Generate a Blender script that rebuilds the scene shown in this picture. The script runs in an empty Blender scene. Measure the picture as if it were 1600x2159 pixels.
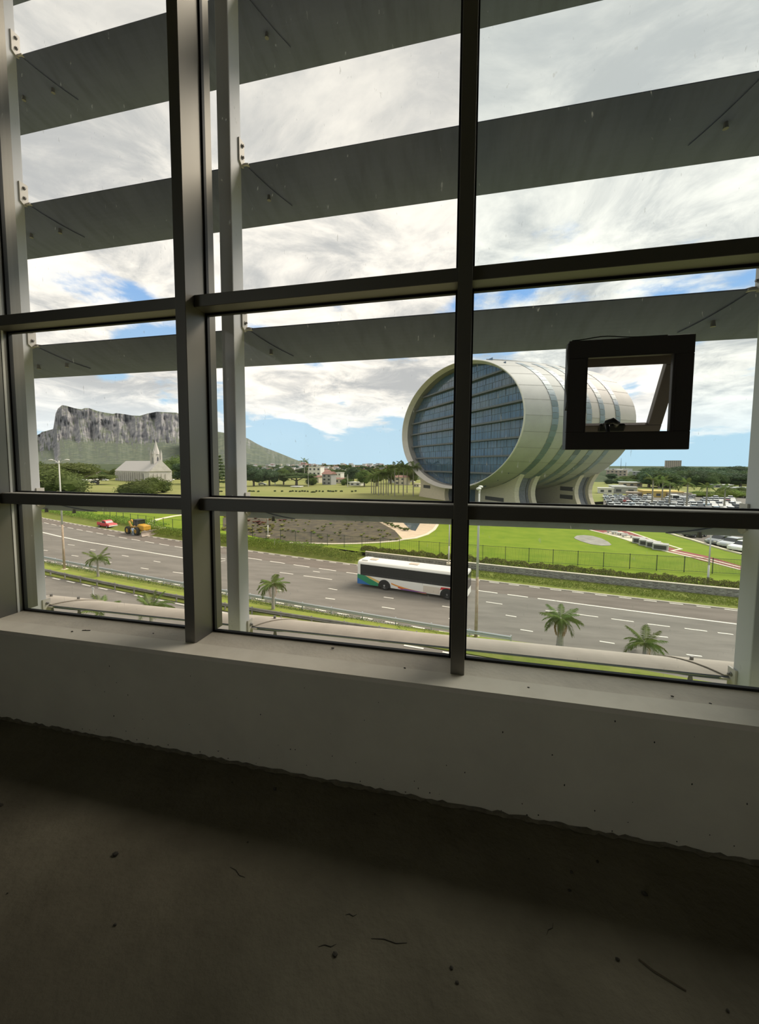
import bpy, bmesh, math, random
from mathutils import Vector, Matrix, noise
R = math.radians
scene = bpy.context.scene
COL = scene.collection
random.seed(7)

# ------------------------------------------------------------------ camera
CF, CX, CY = 811.0, 788.6, 1036.78
YAW, PITCH, ROLL = R(12.5201), R(3.9912), R(0.2672)
CAM = Vector((0, 0, 1.6))
FW = Vector((-math.sin(YAW)*math.cos(PITCH), math.cos(YAW)*math.cos(PITCH), -math.sin(PITCH)))
_rt = Vector((math.cos(YAW), math.sin(YAW), 0)); _up = _rt.cross(FW)
RT = math.cos(ROLL)*_rt + math.sin(ROLL)*_up
UP = -math.sin(ROLL)*_rt + math.cos(ROLL)*_up
cd = bpy.data.cameras.new('camera'); cam = bpy.data.objects.new('camera', cd); COL.objects.link(cam)
cam.matrix_world = Matrix(((RT.x, UP.x, -FW.x, CAM.x), (RT.y, UP.y, -FW.y, CAM.y), (RT.z, UP.z, -FW.z, CAM.z), (0, 0, 0, 1)))
cd.sensor_fit = 'HORIZONTAL'; cd.sensor_width = 36; cd.lens = CF/1600*36
cd.shift_x = (800-CX)/1600; cd.shift_y = (CY-1079.5)/1600
cd.clip_start = .05; cd.clip_end = 9000
scene.camera = cam
def ray(px, py): return FW*CF + RT*(px-CX) - UP*(py-CY)
def gp(px, py, z):                       # survey: where the sight line meets level z
    r = ray(px, py); return CAM + r*((z-CAM.z)/r.z)
def gy(px, py, Y):                       # survey: where the sight line meets the plane y = Y
    r = ray(px, py); return CAM + r*(Y/r.y)

# ------------------------------------------------------------------ sky, sun, exposure
vs = scene.view_settings
vs.view_transform = 'Standard'; vs.look = 'None'; vs.gamma = 1; vs.use_curve_mapping = False
vs.exposure = 0.55
world = bpy.data.worlds.new('sky'); scene.world = world; world.use_nodes = True
def build_sky():
    nt = world.node_tree; N = nt.nodes; Lk = nt.links; N.clear()
    def nd(t, **k):
        n = N.new(t)
        for a, b in k.items(): setattr(n, a, b)
        return n
    def mth(op, a, b=None, clamp=False):
        n = nd('ShaderNodeMath', operation=op, use_clamp=clamp)
        if op == 'MULTIPLY_ADD': n.inputs[2].default_value = .5-.5*b
        for i, v in enumerate((a, b)):
            if v is None: continue
            if isinstance(v, (int, float)): n.inputs[i].default_value = v
            else: Lk.new(v, n.inputs[i])
        return n.outputs[0]
    def rng(v, a, b, c=0, d=1, smooth=True):
        n = nd('ShaderNodeMapRange'); n.interpolation_type = 'SMOOTHSTEP' if smooth else 'LINEAR'
        Lk.new(v, n.inputs[0])
        for i, x in enumerate((a, b, c, d)): n.inputs[i+1].default_value = x
        return n.outputs[0]
    def mix(f, a, b):
        n = nd('ShaderNodeMix', data_type='RGBA')
        if isinstance(f, (int, float)): n.inputs[0].default_value = f
        else: Lk.new(f, n.inputs[0])
        for i, v in ((6, a), (7, b)):
            if isinstance(v, tuple): n.inputs[i].default_value = (*v, 1)
            else: Lk.new(v, n.inputs[i])
        return n.outputs[2]
    tc = nd('ShaderNodeTexCoord'); sp = nd('ShaderNodeSeparateXYZ'); Lk.new(tc.outputs['Generated'], sp.inputs[0])
    x, y, z = sp.outputs
    zz = mth('ADD', mth('MAXIMUM', z, 0.0), .16)
    cb = nd('ShaderNodeCombineXYZ')
    Lk.new(mth('DIVIDE', x, zz), cb.inputs[0]); Lk.new(mth('DIVIDE', y, zz), cb.inputs[1]); Lk.new(mth('MULTIPLY', z, 2.0), cb.inputs[2])
    def noi(scale, detail, rough, off, dist=0.0):
        mp = nd('ShaderNodeMapping'); mp.inputs['Location'].default_value = off; Lk.new(cb.outputs[0], mp.inputs[0])
        n = nd('ShaderNodeTexNoise'); n.inputs['Scale'].default_value = scale; n.inputs['Detail'].default_value = detail
        n.inputs['Roughness'].default_value = rough; n.inputs['Distortion'].default_value = dist
        Lk.new(mp.outputs[0], n.inputs[0]); return n.outputs[0]
    n1 = noi(1.1, 8, .58, (3.1, 1.7, 0), .2)
    n2 = noi(2.6, 10, .64, (8.4, 2.2, 1), .5)
    n3 = noi(.75, 5, .55, (1.2, 6.6, 3))
    cov = mth('ADD', mth('MULTIPLY_ADD', n1, 1.7), rng(z, .1, .75, .035, .30))
    # clear gaps between the clouds, and one dense bank over the hills
    for (px, py, wdeg, amt) in ((300, 790, 7, -.30), (190, 803, 5, -.22), (700, 850, 4, -.22), (1185, 505, 9, -.17), (1420, 480, 5, -.12), (330, 690, 6, -.14), (735, 660, 7, -.10), (1330, 660, 7, -.08), (560, 640, 5, -.10),
                                (600, 945, 6, -.30), (820, 950, 7, -.25), (1500, 940, 9, -.10), (130, 838, 6, .30), (230, 846, 6, .30), (335, 846, 7, .32), (690, 888, 3.5, .24), (580, 810, 7, .20), (780, 800, 9, .22), (920, 830, 7, .15), (1530, 830, 9, .22), (1330, 790, 7, .15)):
        d = ray(px, py).normalized()
        dp = nd('ShaderNodeVectorMath', operation='DOT_PRODUCT'); Lk.new(tc.outputs['Generated'], dp.inputs[0]); dp.inputs[1].default_value = d
        cov = mth('ADD', cov, rng(dp.outputs['Value'], math.cos(R(wdeg)), 1.0, 0, amt))
    cov = mth('ADD', cov, rng(z, .035, .105, -.26, 0))          # cloud bases lift clear of the skyline
    mask = rng(cov, .43, .60)
    blue = mix(rng(z, .03, .45), (.44, .62, .74), (.20, .38, .70))
    shade = mth('ADD', mth('MULTIPLY', n2, .75), mth('MULTIPLY', n3, .55))
    white = mix(rng(shade, .50, .78), (.44, .45, .455), (1.0, .95, .86))
    white = mix(rng(z, .40, .80), white, mix(.62, white, (.55, .545, .515)))
    lowc = mix(rng(z, .02, .20), (.74, .80, .83), white)
    sky = mix(mask, blue, lowc)
    sky = mix(rng(z, -.02, .0), (.16, .17, .13), sky)
    bg = nd('ShaderNodeBackground'); Lk.new(sky, bg.inputs[0]); bg.inputs[1].default_value = 0.92
    out = nd('ShaderNodeOutputWorld'); Lk.new(bg.outputs[0], out.inputs[0])
build_sky()
sl = bpy.data.lights.new('sun', 'SUN'); sun = bpy.data.objects.new('sun', sl); COL.objects.link(sun)
sl.energy = 3.0; sl.angle = R(40); sl.color = (1, .91, .78)
sun.rotation_euler = Vector((.75, .55, 1.0)).to_track_quat('Z', 'Y').to_euler()   # veiled afternoon sun, high in front on the right

# ------------------------------------------------------------------ materials
def mk(name, c, rough=.75, metal=0.0, c2=None, scale=4.0, bump=0.0, detail=5, stretch=(1, 1, 1), lo=.35, hi=.65, spec=.4, rand=0.0, transl=0.0, bscale=None):
    m = bpy.data.materials.new(name); m.use_nodes = True
    nt = m.node_tree; N = nt.nodes; Lk = nt.links; b = N['Principled BSDF']
    b.inputs['Roughness'].default_value = rough; b.inputs['Metallic'].default_value = metal
    b.inputs['Specular IOR Level'].default_value = spec
    b.inputs['Base Color'].default_value = (*c, 1)
    colo = None
    if c2 or bump:
        tc = N.new('ShaderNodeTexCoord'); mp = N.new('ShaderNodeMapping'); mp.inputs['Scale'].default_value = stretch
        Lk.new(tc.outputs['Object'], mp.inputs[0])
        n = N.new('ShaderNodeTexNoise'); n.inputs['Scale'].default_value = scale; n.inputs['Detail'].default_value = detail; n.inputs['Roughness'].default_value = .6
        Lk.new(mp.outputs[0], n.inputs[0])
        if c2:
            r = N.new('ShaderNodeMapRange'); r.inputs[1].default_value = lo; r.inputs[2].default_value = hi; Lk.new(n.outputs[0], r.inputs[0])
            x = N.new('ShaderNodeMix'); x.data_type = 'RGBA'; Lk.new(r.outputs[0], x.inputs[0])
            x.inputs[6].default_value = (*c, 1); x.inputs[7].default_value = (*c2, 1)
            colo = x.outputs[2]
        if bump:
            n2 = n
            if bscale:
                n2 = N.new('ShaderNodeTexNoise'); n2.inputs['Scale'].default_value = bscale; n2.inputs['Detail'].default_value = 6; Lk.new(mp.outputs[0], n2.inputs[0])
            bp = N.new('ShaderNodeBump'); bp.inputs['Strength'].default_value = bump; bp.inputs['Distance'].default_value = .02
            Lk.new(n2.outputs[0], bp.inputs['Height']); Lk.new(bp.outputs[0], b.inputs['Normal'])
    if rand:
        oi = N.new('ShaderNodeObjectInfo'); h = N.new('ShaderNodeHueSaturation')
        r = N.new('ShaderNodeMapRange'); r.inputs[3].default_value = 1-rand; r.inputs[4].default_value = 1+rand; Lk.new(oi.outputs['Random'], r.inputs[0])
        Lk.new(r.outputs[0], h.inputs['Value'])
        r2 = N.new('ShaderNodeMapRange'); r2.inputs[3].default_value = .5-rand*.08; r2.inputs[4].default_value = .5+rand*.08; Lk.new(oi.outputs['Random'], r2.inputs[0]); Lk.new(r2.outputs[0], h.inputs['Hue'])
        if colo: Lk.new(colo, h.inputs['Color'])
        else: h.inputs['Color'].default_value = (*c, 1)
        colo = h.outputs[0]
    if colo: Lk.new(colo, b.inputs['Base Color'])
    if transl:
        t = N.new('ShaderNodeBsdfTranslucent'); mx = N.new('ShaderNodeMixShader'); mx.inputs[0].default_value = transl
        if colo: Lk.new(colo, t.inputs[0])
        else: t.inputs[0].default_value = (*c, 1)
        Lk.new(b.outputs[0], mx.inputs[1]); Lk.new(t.outputs[0], mx.inputs[2])
        Lk.new(mx.outputs[0], N['Material Output'].inputs[0])
    return m
def glass_mat(name, tint, refl=.06, dust=0.0, dustc=(.5, .5, .47)):
    m = bpy.data.materials.new(name); m.use_nodes = True
    nt = m.node_tree; N = nt.nodes; Lk = nt.links; N.clear()
    t = N.new('ShaderNodeBsdfTransparent'); t.inputs[0].default_value = (*tint, 1)
    g = N.new('ShaderNodeBsdfGlossy'); g.inputs['Roughness'].default_value = .02
    f = N.new('ShaderNodeLayerWeight'); f.inputs[0].default_value = .18
    r = N.new('ShaderNodeMapRange'); r.inputs[3].default_value = refl*.35; r.inputs[4].default_value = .25; Lk.new(f.outputs['Fresnel'], r.inputs[0])
    mx = N.new('ShaderNodeMixShader'); Lk.new(r.outputs[0], mx.inputs[0]); Lk.new(t.outputs[0], mx.inputs[1]); Lk.new(g.outputs[0], mx.inputs[2])
    out = N.new('ShaderNodeOutputMaterial'); last = mx
    if dust:
        tc = N.new('ShaderNodeTexCoord')
        n = N.new('ShaderNodeTexNoise'); n.inputs['Scale'].default_value = 55; n.inputs['Detail'].default_value = 3
        mp = N.new('ShaderNodeMapping'); mp.inputs['Scale'].default_value = (1, 1, .35); Lk.new(tc.outputs['Object'], mp.inputs[0]); Lk.new(mp.outputs[0], n.inputs[0])
        sp = N.new('ShaderNodeMapRange'); sp.inputs[1].default_value = .70; sp.inputs[2].default_value = .78; sp.inputs[4].default_value = .35; Lk.new(n.outputs[0], sp.inputs[0])
        n2 = N.new('ShaderNodeTexNoise'); n2.inputs['Scale'].default_value = 3; n2.inputs['Detail'].default_value = 5; Lk.new(tc.outputs['Object'], n2.inputs[0])
        s2 = N.new('ShaderNodeMapRange'); s2.inputs[1].default_value = .35; s2.inputs[2].default_value = .8; s2.inputs[3].default_value = dust*.4; s2.inputs[4].default_value = dust*1.6; Lk.new(n2.outputs[0], s2.inputs[0])
        ad = N.new('ShaderNodeMath'); ad.operation = 'ADD'; Lk.new(sp.outputs[0], ad.inputs[0]); Lk.new(s2.outputs[0], ad.inputs[1])
        d = N.new('ShaderNodeBsdfTranslucent'); d.inputs[0].default_value = (*dustc, 1)
        d2 = N.new('ShaderNodeMixShader'); Lk.new(ad.outputs[0], d2.inputs[0]); Lk.new(mx.outputs[0], d2.inputs[1]); Lk.new(d.outputs[0], d2.inputs[2]); last = d2
    Lk.new(last.outputs[0], out.inputs[0])
    return m
M = {}
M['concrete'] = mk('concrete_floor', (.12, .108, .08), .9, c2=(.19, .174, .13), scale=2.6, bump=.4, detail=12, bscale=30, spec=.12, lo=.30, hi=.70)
M['plaster'] = mk('painted_plaster', (.86, .82, .68), .85, c2=(.78, .74, .62), scale=3, bump=.08, detail=8, bscale=60, spec=.2)
M['sillpaint'] = mk('sill_screed', (.86, .79, .67), .7, c2=(.72, .66, .56), scale=5, bump=.15, detail=8, bscale=40, spec=.25, lo=.4, hi=.75)
M['sillstrip'] = mk('sill_front_paint', (.93, .87, .75), .7, c2=(.82, .76, .65), scale=6, detail=8, lo=.45, hi=.85)
M['room'] = mk('bare_room', (.38, .36, .31), .9, c2=(.31, .29, .25), scale=2)
M['alu'] = mk('powder_coated_aluminium', (.205, .193, .168), .50, metal=.85)
M['ventalu'] = mk('dark_vent_aluminium', (.075, .066, .06), .5, spec=.3)
M['rubber'] = mk('black_rubber', (.012, .012, .012), .6)
M['slitwhite'] = mk('pale_slit', (.75, .74, .70), .6)
M['glass'] = glass_mat('clear_glass', (.94, .935, .915), .06, dust=.035)
M['coolglass'] = glass_mat('cool_tinted_glass', (.87, .925, .925), .06, dust=.035)
M['clearglass'] = glass_mat('vent_glass', (.95, .94, .92), .06)
M['postalu'] = mk('louvre_post_grey', (.58, .585, .60), .65, metal=.25, spec=.3)
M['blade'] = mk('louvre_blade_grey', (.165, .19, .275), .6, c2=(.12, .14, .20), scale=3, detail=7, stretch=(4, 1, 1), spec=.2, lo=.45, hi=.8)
M['bladelit'] = mk('lit_blade_top', (.56, .50, .43), .8, c2=(.47, .42, .36), scale=2.5, detail=8, stretch=(2, 1, 1), spec=.15)  # upper faces coloured paler: daylight on the blade tops put into the colour
M['bracket'] = mk('bracket_steel', (.56, .53, .48), .55, metal=.2)
M['bolt'] = mk('bolt_steel', (.22, .21, .20), .5, metal=.5)
M['handle'] = mk('black_handle', (.02, .02, .02), .35)
M['black'] = mk('black', (.02, .02, .02), .5)

# ------------------------------------------------------------------ mesh helpers
class MB:
    def __init__(s): s.v = []; s.f = []; s.m = []; s.cur = 0
    def add(s, vs_, fs):
        o = len(s.v); s.v += [tuple(p) for p in vs_]; s.f += [tuple(i+o for i in f) for f in fs]; s.m += [s.cur]*len(fs); return s
    def box(s, x0, x1, y0, y1, z0, z1):
        return s.add([(x, y, z) for z in (z0, z1) for y in (y0, y1) for x in (x0, x1)],
                     [(0, 2, 3, 1), (4, 5, 7, 6), (0, 1, 5, 4), (2, 6, 7, 3), (0, 4, 6, 2), (1, 3, 7, 5)])
    def prism(s, poly, fn, d0, d1):      # poly of 2-D points, fn(a, b, d) -> xyz
        n = len(poly)
        return s.add([fn(a, b, d) for d in (d0, d1) for a, b in poly],
                     [tuple(range(n))[::-1], tuple(range(n, 2*n))] + [(i, (i+1) % n, n+(i+1) % n, n+i) for i in range(n)])
    def tube(s, pts, rad, n=8, caps=True):
        pts = [Vector(p) for p in pts]; rad = rad if isinstance(rad, (list, tuple)) else [rad]*len(pts)
        rings = []; ref = None
        for i, p in enumerate(pts):
            d = (pts[min(i+1, len(pts)-1)] - pts[max(i-1, 0)]).normalized()
            if ref is None: ref = Vector((0, 0, 1)) if abs(d.z) < .9 else Vector((1, 0, 0))
            a = d.cross(ref).normalized(); b = d.cross(a)
            rings.append([p + (a*math.cos(2*math.pi*k/n) + b*math.sin(2*math.pi*k/n))*rad[i] for k in range(n)])
        fs = [(j*n+k, j*n+(k+1) % n, (j+1)*n+(k+1) % n, (j+1)*n+k) for j in range(len(pts)-1) for k in range(n)]
        if caps: fs += [tuple(range(n))[::-1], tuple(range((len(pts)-1)*n, len(pts)*n))]
        return s.add([q for r in rings for q in r], fs)
    def lathe(s, prof, n=16, c=(0, 0, 0)):  # prof of (r, z)
        vs_ = [(c[0]+r*math.cos(2*math.pi*k/n), c[1]+r*math.sin(2*math.pi*k/n), c[2]+z) for r, z in prof for k in range(n)]
        return s.add(vs_, [(j*n+k, j*n+(k+1) % n, (j+1)*n+(k+1) % n, (j+1)*n+k) for j in range(len(prof)-1) for k in range(n)])
    def grid(s, rows):
        w = len(rows[0]); return s.add([p for r in rows for p in r], [(j*w+i, j*w+i+1, (j+1)*w+i+1, (j+1)*w+i) for j in range(len(rows)-1) for i in range(w-1)])
    def ico(s, c, r, sub=1, sq=(1, 1, 1), jit=0, seed=0):
        bm = bmesh.new(); bmesh.ops.create_icosphere(bm, subdivisions=sub, radius=1)
        rnd = random.Random(seed); bm.verts.index_update()
        vs_ = []
        for v in bm.verts:
            k = 1+rnd.uniform(-jit, jit); vs_.append((c[0]+v.co.x*r*sq[0]*k, c[1]+v.co.y*r*sq[1]*k, c[2]+v.co.z*r*sq[2]*k))
        fs = [tuple(v.index for v in f.verts) for f in bm.faces]; bm.free(); return s.add(vs_, fs)
    def mesh(s, name, mats, smooth=False):
        me = bpy.data.meshes.new(name); me.from_pydata(s.v, [], s.f); me.validate()
        for m in (mats if isinstance(mats, (list, tuple)) else [mats]): me.materials.append(M[m] if isinstance(m, str) else m)
        if len(me.polygons) == len(s.m): me.polygons.foreach_set('material_index', s.m)
        if smooth: me.polygons.foreach_set('use_smooth', [True]*len(me.polygons))
        me.update(); return me
    def build(s, name, mats, parent=None, loc=None, rz=0.0, smooth=False):
        return link(name, s.mesh(name, mats, smooth), parent, loc, rz)
def link(name, me, parent=None, loc=None, rz=0.0):
    o = bpy.data.objects.new(name, me); COL.objects.link(o)
    if parent is not None: o.parent = parent
    if loc is not None: o.location = loc
    if rz: o.rotation_euler = (0, 0, rz)
    return o
def thing(name, label, cat, loc=(0, 0, 0), rz=0.0, group=None):
    o = link(name, None, None, loc, rz); o.empty_display_size = .2
    return tag(o, label, cat, group)
def tag(o, label, cat, group=None):
    o['label'] = label; o['category'] = cat
    if group: o['group'] = group
    return o
def struct(o, label=None):
    o['kind'] = 'structure'
    if label: o['label'] = label
    return o
def copy_tree(o, parent=None):
    c = o.copy(); COL.objects.link(c); c.parent = parent
    for ch in o.children: copy_tree(ch, c)
    return c
def bevel(o, w, seg=2):
    m = o.modifiers.new('bevel', 'BEVEL'); m.width = w; m.segments = seg; m.limit_method = 'ANGLE'; return o
XYZ = lambda a, b, d: (a, b, d)
YZX = lambda a, b, d: (d, a, b)          # profile in Y-Z, swept along X
XZY = lambda a, b, d: (a, d, b)          # profile in X-Z, swept along Y

# ================================================================== THE ROOM
YF, YG, YT, YS = 1.867, 2.046, 1.937, 1.748      # mullion front, glass, transom front, wall face
ZS = 0.571                                        # sill height
XL, XR, YB, ZC = -5.2, 6.0, -9.5, 5.0
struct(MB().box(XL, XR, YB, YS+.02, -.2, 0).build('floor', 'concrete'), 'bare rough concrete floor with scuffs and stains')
struct(MB().box(XL, XR, YB, 2.2, ZC, ZC+.25).build('ceiling', 'room'))
struct(MB().box(XL, XR, YB-.2, YB, 0, ZC).build('wall_back', 'room'))
struct(MB().box(XR, XR+.2, YB, 2.2, 0, ZC).build('wall_right', 'room'))
# the left side wall has a wide window opening behind the viewer
struct(MB().box(XL-.2, XL, YB, -8.8, 0, ZC).box(XL-.2, XL, -3.3, 2.2, 0, ZC).box(XL-.2, XL, -8.8, -3.3, 0, .5).box(XL-.2, XL, -8.8, -3.3, 4.7, ZC).build('wall_left', 'room'))
wf = struct(MB().box(XL, XR, YS, YG+.008, -.2, ZS-.02).build('wall_front', 'plaster'), 'low grey plastered parapet wall under the window')
MB().box(XL, XR, YS, YF+.004, ZS-.02, ZS+.004).build('sill_front_strip', 'sillstrip', wf)
MB().box(XL, XR, YF+.004, YG+.008, ZS-.02, ZS).build('sill', 'sillpaint', wf)
# blind return wall beside the left mullion
struct(MB().box(XL, -3.06, YF+.05, 2.2, ZS, ZC).build('wall_side', 'room'))
# dirt line where floor and parapet meet
dm = MB(); rnd = random.Random(3)
xs = [XL+i*.025 for i in range(int((XR-XL)/.025))]
dm.grid([[(x, YS-.004-rnd.random()*.016, .0025) for x in xs], [(x, YS-.003, .005+rnd.random()*.006) for x in xs], [(x, YS-.0015, (.008+rnd.random()*.014)) for x in xs]])
MB_dirt = dm.build('dirt_fillet', mk('dirt', (.14, .125, .09), .95, c2=(.22, .20, .15), scale=20), wf)
# grit and chips on the floor and the sill
grit = mk('grit', (.06, .055, .045), .9)
fl = bpy.data.objects['floor']
for k in range(46):
    g = MB(); s = rnd.uniform(.004, .013); g.ico((0, 0, s*.4), s, 1, (1, rnd.uniform(.5, 1), .55), .25, k)
    g.build('grit_chip', grit, fl, (rnd.uniform(-2.4, 1.6), rnd.uniform(.1, 1.68), 0))
for (px, py, s) in ((152, 1332, .006), (323, 1336, .005), (701, 1367, .008), (853, 1409, .005), (1114, 1450, .004), (1417, 1469, .006), (1497, 1484, .005), (216, 1305, .006), (180, 1329, .004)):
    p = gp(px, py, ZS+.004); MB().ico((0, 0, .002), s, 1, (1.3, .7, .5), .25, px).build('grit_chip', grit, wf, p)
MB().box(-.025, .025, -.003, .003, 0, .004).build('twig', grit, wf, gp(182, 1330, ZS+.003), .2)
twig = MB().tube([(-.06, .004, .003), (-.02, -.002, .0035), (.06, .003, .003)], .0018, 6).build('straw', mk('dry_straw', (.10, .08, .05), .8), None, gp(1395, 2058, 0), -.45)
tag(twig, 'short dry straw lying on the dark concrete floor at lower right', 'straw')

for k in range(70):                                # pits and specks in the plaster, thicker near the floor
    xx = rnd.uniform(-2.2, 1.4); zz = .5*rnd.random()**2.2+.02; s = rnd.uniform(.0012, .0035)
    MB().ico((0, 0, 0), s, 1, (1, .35, rnd.uniform(.8, 2)), .2, k).build('plaster_pit', grit, wf, (xx, YS-.0004, zz))
for (px, py, ln, a) in ((690, 1995, .03, .3), (820, 1985, .06, .1), (500, 1840, .04, -.3), (1160, 1960, .025, .9), (740, 1930, .02, .2)):
    pts = [(-ln, 0, .001), (-ln*.3, .004, .0012), (ln*.4, -.003, .0012), (ln, .003, .001)]
    MB().tube(pts, [.0006, .0013, .0012, .0006], 5).build('trowel_scratch', grit, fl, gp(px, py, 0), a)

# ------------------------------------------------------------------ curtain wall
win = struct(link('window_1', None, None, (0, 0, ZS)), 'aluminium curtain wall with dark mullions and transoms')
def wpart(mb, name, mat, **k):
    o = mb.build(name, mat, win, **k); o.location = (0, 0, -ZS); return o
MUL = [(-3.027, -2.961), (-1.527, -1.4615), (-.0255, .0405), (1.475, 1.541), (2.975, 3.041), (4.475, 4.541)]
for a, b in MUL: bevel(wpart(MB().box(a, b, YF, YG, ZS, ZC), 'mullion', 'alu'), .002, 1)
for a, b in MUL: wpart(MB().box(a+.002, b-.002, YG, 2.13, ZS, ZC), 'mullion_cap', 'alu')
TR_ = [(1.333, 1.400), (2.472, 2.537)]
for i in range(len(MUL)-1):
    x0, x1 = MUL[i][1], MUL[i+1][0]
    for z0, z1 in TR_:
        bevel(wpart(MB().box(x0, x1, YT, YG, z0, z1), 'transom', 'alu'), .002, 1)
    lev = [ZS, 1.333, 1.400, 2.472, 2.537, ZC]
    for k in range(0, 6, 2):
        z0, z1 = lev[k], lev[k+1]; g = .012
        gm = MB()
        for bx in ((x0, x1, z0, z0+g), (x0, x1, z1-g, z1), (x0, x0+g, z0, z1), (x1-g, x1, z0, z1)): gm.box(bx[0], bx[1], YG-.012, YG+.01, bx[2], bx[3])
        wpart(gm, 'gasket', 'rubber')
        if i == 2 and k == 2:                     # pane cut round the vent
            vx0, vx1, vz0, vz1 = .497, .988, 1.686, 2.17
            pm = MB()
            for bx in ((x0, vx0, z0, z1), (vx1, x1, z0, z1), (vx0, vx1, z0, vz0), (vx0, vx1, vz1, z1)):
                pm.add([(bx[0], YG, bx[2]), (bx[1], YG, bx[2]), (bx[1], YG, bx[3]), (bx[0], YG, bx[3])], [(0, 1, 2, 3)])
            wpart(pm, 'glass_pane', 'coolglass')
        else:
            wpart(MB().add([(x0, YG, z0), (x1, YG, z0), (x1, YG, z1), (x0, YG, z1)], [(0, 1, 2, 3)]), 'glass_pane', 'coolglass' if i >= 2 else 'glass')
# pale strip, its colour standing for a bright gap beside the left mullion gasket
wpart(MB().box(-2.9605, -2.9575, YG-.05, YG-.036, ZS, ZC), 'slit_strip', 'slitwhite')
for i in range(len(MUL)-1): wpart(MB().box(MUL[i][1]+.001, MUL[i+1][0]-.001, YT+.012, YG-.012, 1.400, 1.4035), 'lit_top_strip', mk('pale_lit_top', (.80, .76, .68), .9, c2=(.68, .64, .57), scale=8))  # pale strip on the transom top, painted for the daylight falling there

# ------------------------------------------------------------------ top-hung vent
vent = struct(link('window_2', None, None, (.743, YG, 1.676)), 'small open top-hung vent with a thick black frame')
def vpart(mb, name, mat, par=None, **k):
    o = mb.build(name, mat, par or vent, **k)
    if par is None: o.location = (-.743, -YG, -1.676)
    return o
def framebox(mb, x0, x1, z0, z1, w, y0, y1):
    for bx in ((x0, x1, z1-w, z1), (x0, x1, z0, z0+w), (x0, x0+w, z0+w, z1-w), (x1-w, x1, z0+w, z1-w)): mb.box(bx[0], bx[1], y0, y1, bx[2], bx[3])
    return mb
bevel(vpart(framebox(MB(), .487, .998, 1.676, 2.18, .082, 1.99, 2.014), 'frame', 'ventalu'), .003)
vpart(framebox(MB(), .489, .996, 1.678, 2.178, .03, 2.014, 2.056), 'frame_flange', 'ventalu')
vpart(framebox(MB(), .565, .929, 1.754, 2.102, .004, 1.986, 1.992), 'frame_lip', 'ventalu')
# sealant strip coming loose along the left edge of the frame
pts = [(.4845-.002*math.sin(k*.9), 1.991, 2.168-k*.022) for k in range(15)]
vpart(MB().tube(pts, [.003+.0035*math.sin(k*.55)**2 for k in range(15)], 6), 'loose_sealant', mk('old_sealant', (.17, .165, .16), .6), smooth=True)
# outward-opening sash, hinged along its top edge; it laps over the frame from outside
sash = link('sash', None, vent, (0, .03, .442)); sash.rotation_euler = (R(28.6), 0, 0)
sw, sh, st_, rl_ = .255, .405, .060, .045
def spart(mb, name, mat, **k): return mb.build(name, mat, sash, **k)
sm = MB()
sl_ = -.192
for bx in ((sl_, sw, -rl_, 0), (sl_, sw, -sh, -sh+.055), (sl_, sl_+.045, -sh+.055, -rl_), (sw-st_, sw, -sh+.055, -rl_)): sm.box(bx[0], bx[1], 0, .035, bx[2], bx[3])
bevel(spart(sm, 'sash_frame', mk('sash_aluminium', (.26, .215, .195), .5)), .003)
spart(MB().add([(sl_+.045, .018, -sh+.055), (sw-st_, .018, -sh+.055), (sw-st_, .018, -rl_), (sl_+.045, .018, -rl_)], [(0, 1, 2, 3)]), 'sash_glass', 'clearglass')
bevel(spart(MB().box(-.037, .085, -.014, .002, -sh+.022, -sh+.068), 'handle_plate', 'handle'), .008, 3)
hm = MB(); hm.tube([(-.012, -.008, -sh+.06), (-.012, -.032, -sh+.085), (.012, -.038, -sh+.098), (.034, -.036, -sh+.084), (.036, -.02, -sh+.062)], [.012, .014, .015, .014, .011], 10)
hm.tube([(-.012, -.03, -sh+.086), (-.004, -.064, -sh+.030), (.004, -.084, -sh-.004)], [.012, .009, .008], 10)
spart(hm, 'handle_lever', 'handle', smooth=True)
# curled weather strip along the frame top
vpart(MB().tube([(.50+i*.03, 1.995, 2.181+.012*math.exp(-((i-4.5)/2.6)**2)) for i in range(14)], .0025, 5), 'weather_strip', 'rubber')

# ================================================================== SUN LOUVRES
PX = [(-3.322, -3.232), (-1.515, -1.4255), (1.4675, 1.557), (4.457, 4.547)]
PLAB = ['grey louvre post outside the left edge of the window', 'grey louvre post just right of the wide left mullion', 'grey louvre post outside the right edge of the window', 'grey louvre post beyond the right edge of the photo']
GZ = -11.9
for (a, b), lab in zip(PX, PLAB):
    o = thing('louvre_post', lab, 'post', ((a+b)/2, 2.33, -2.0), 0, 'louvre posts')
    bevel(MB().box(-(b-a)/2, (b-a)/2, 2.267-2.33, 2.391-2.33, 0, 9.0).build('post', 'postalu', o), .006, 2)
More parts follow.
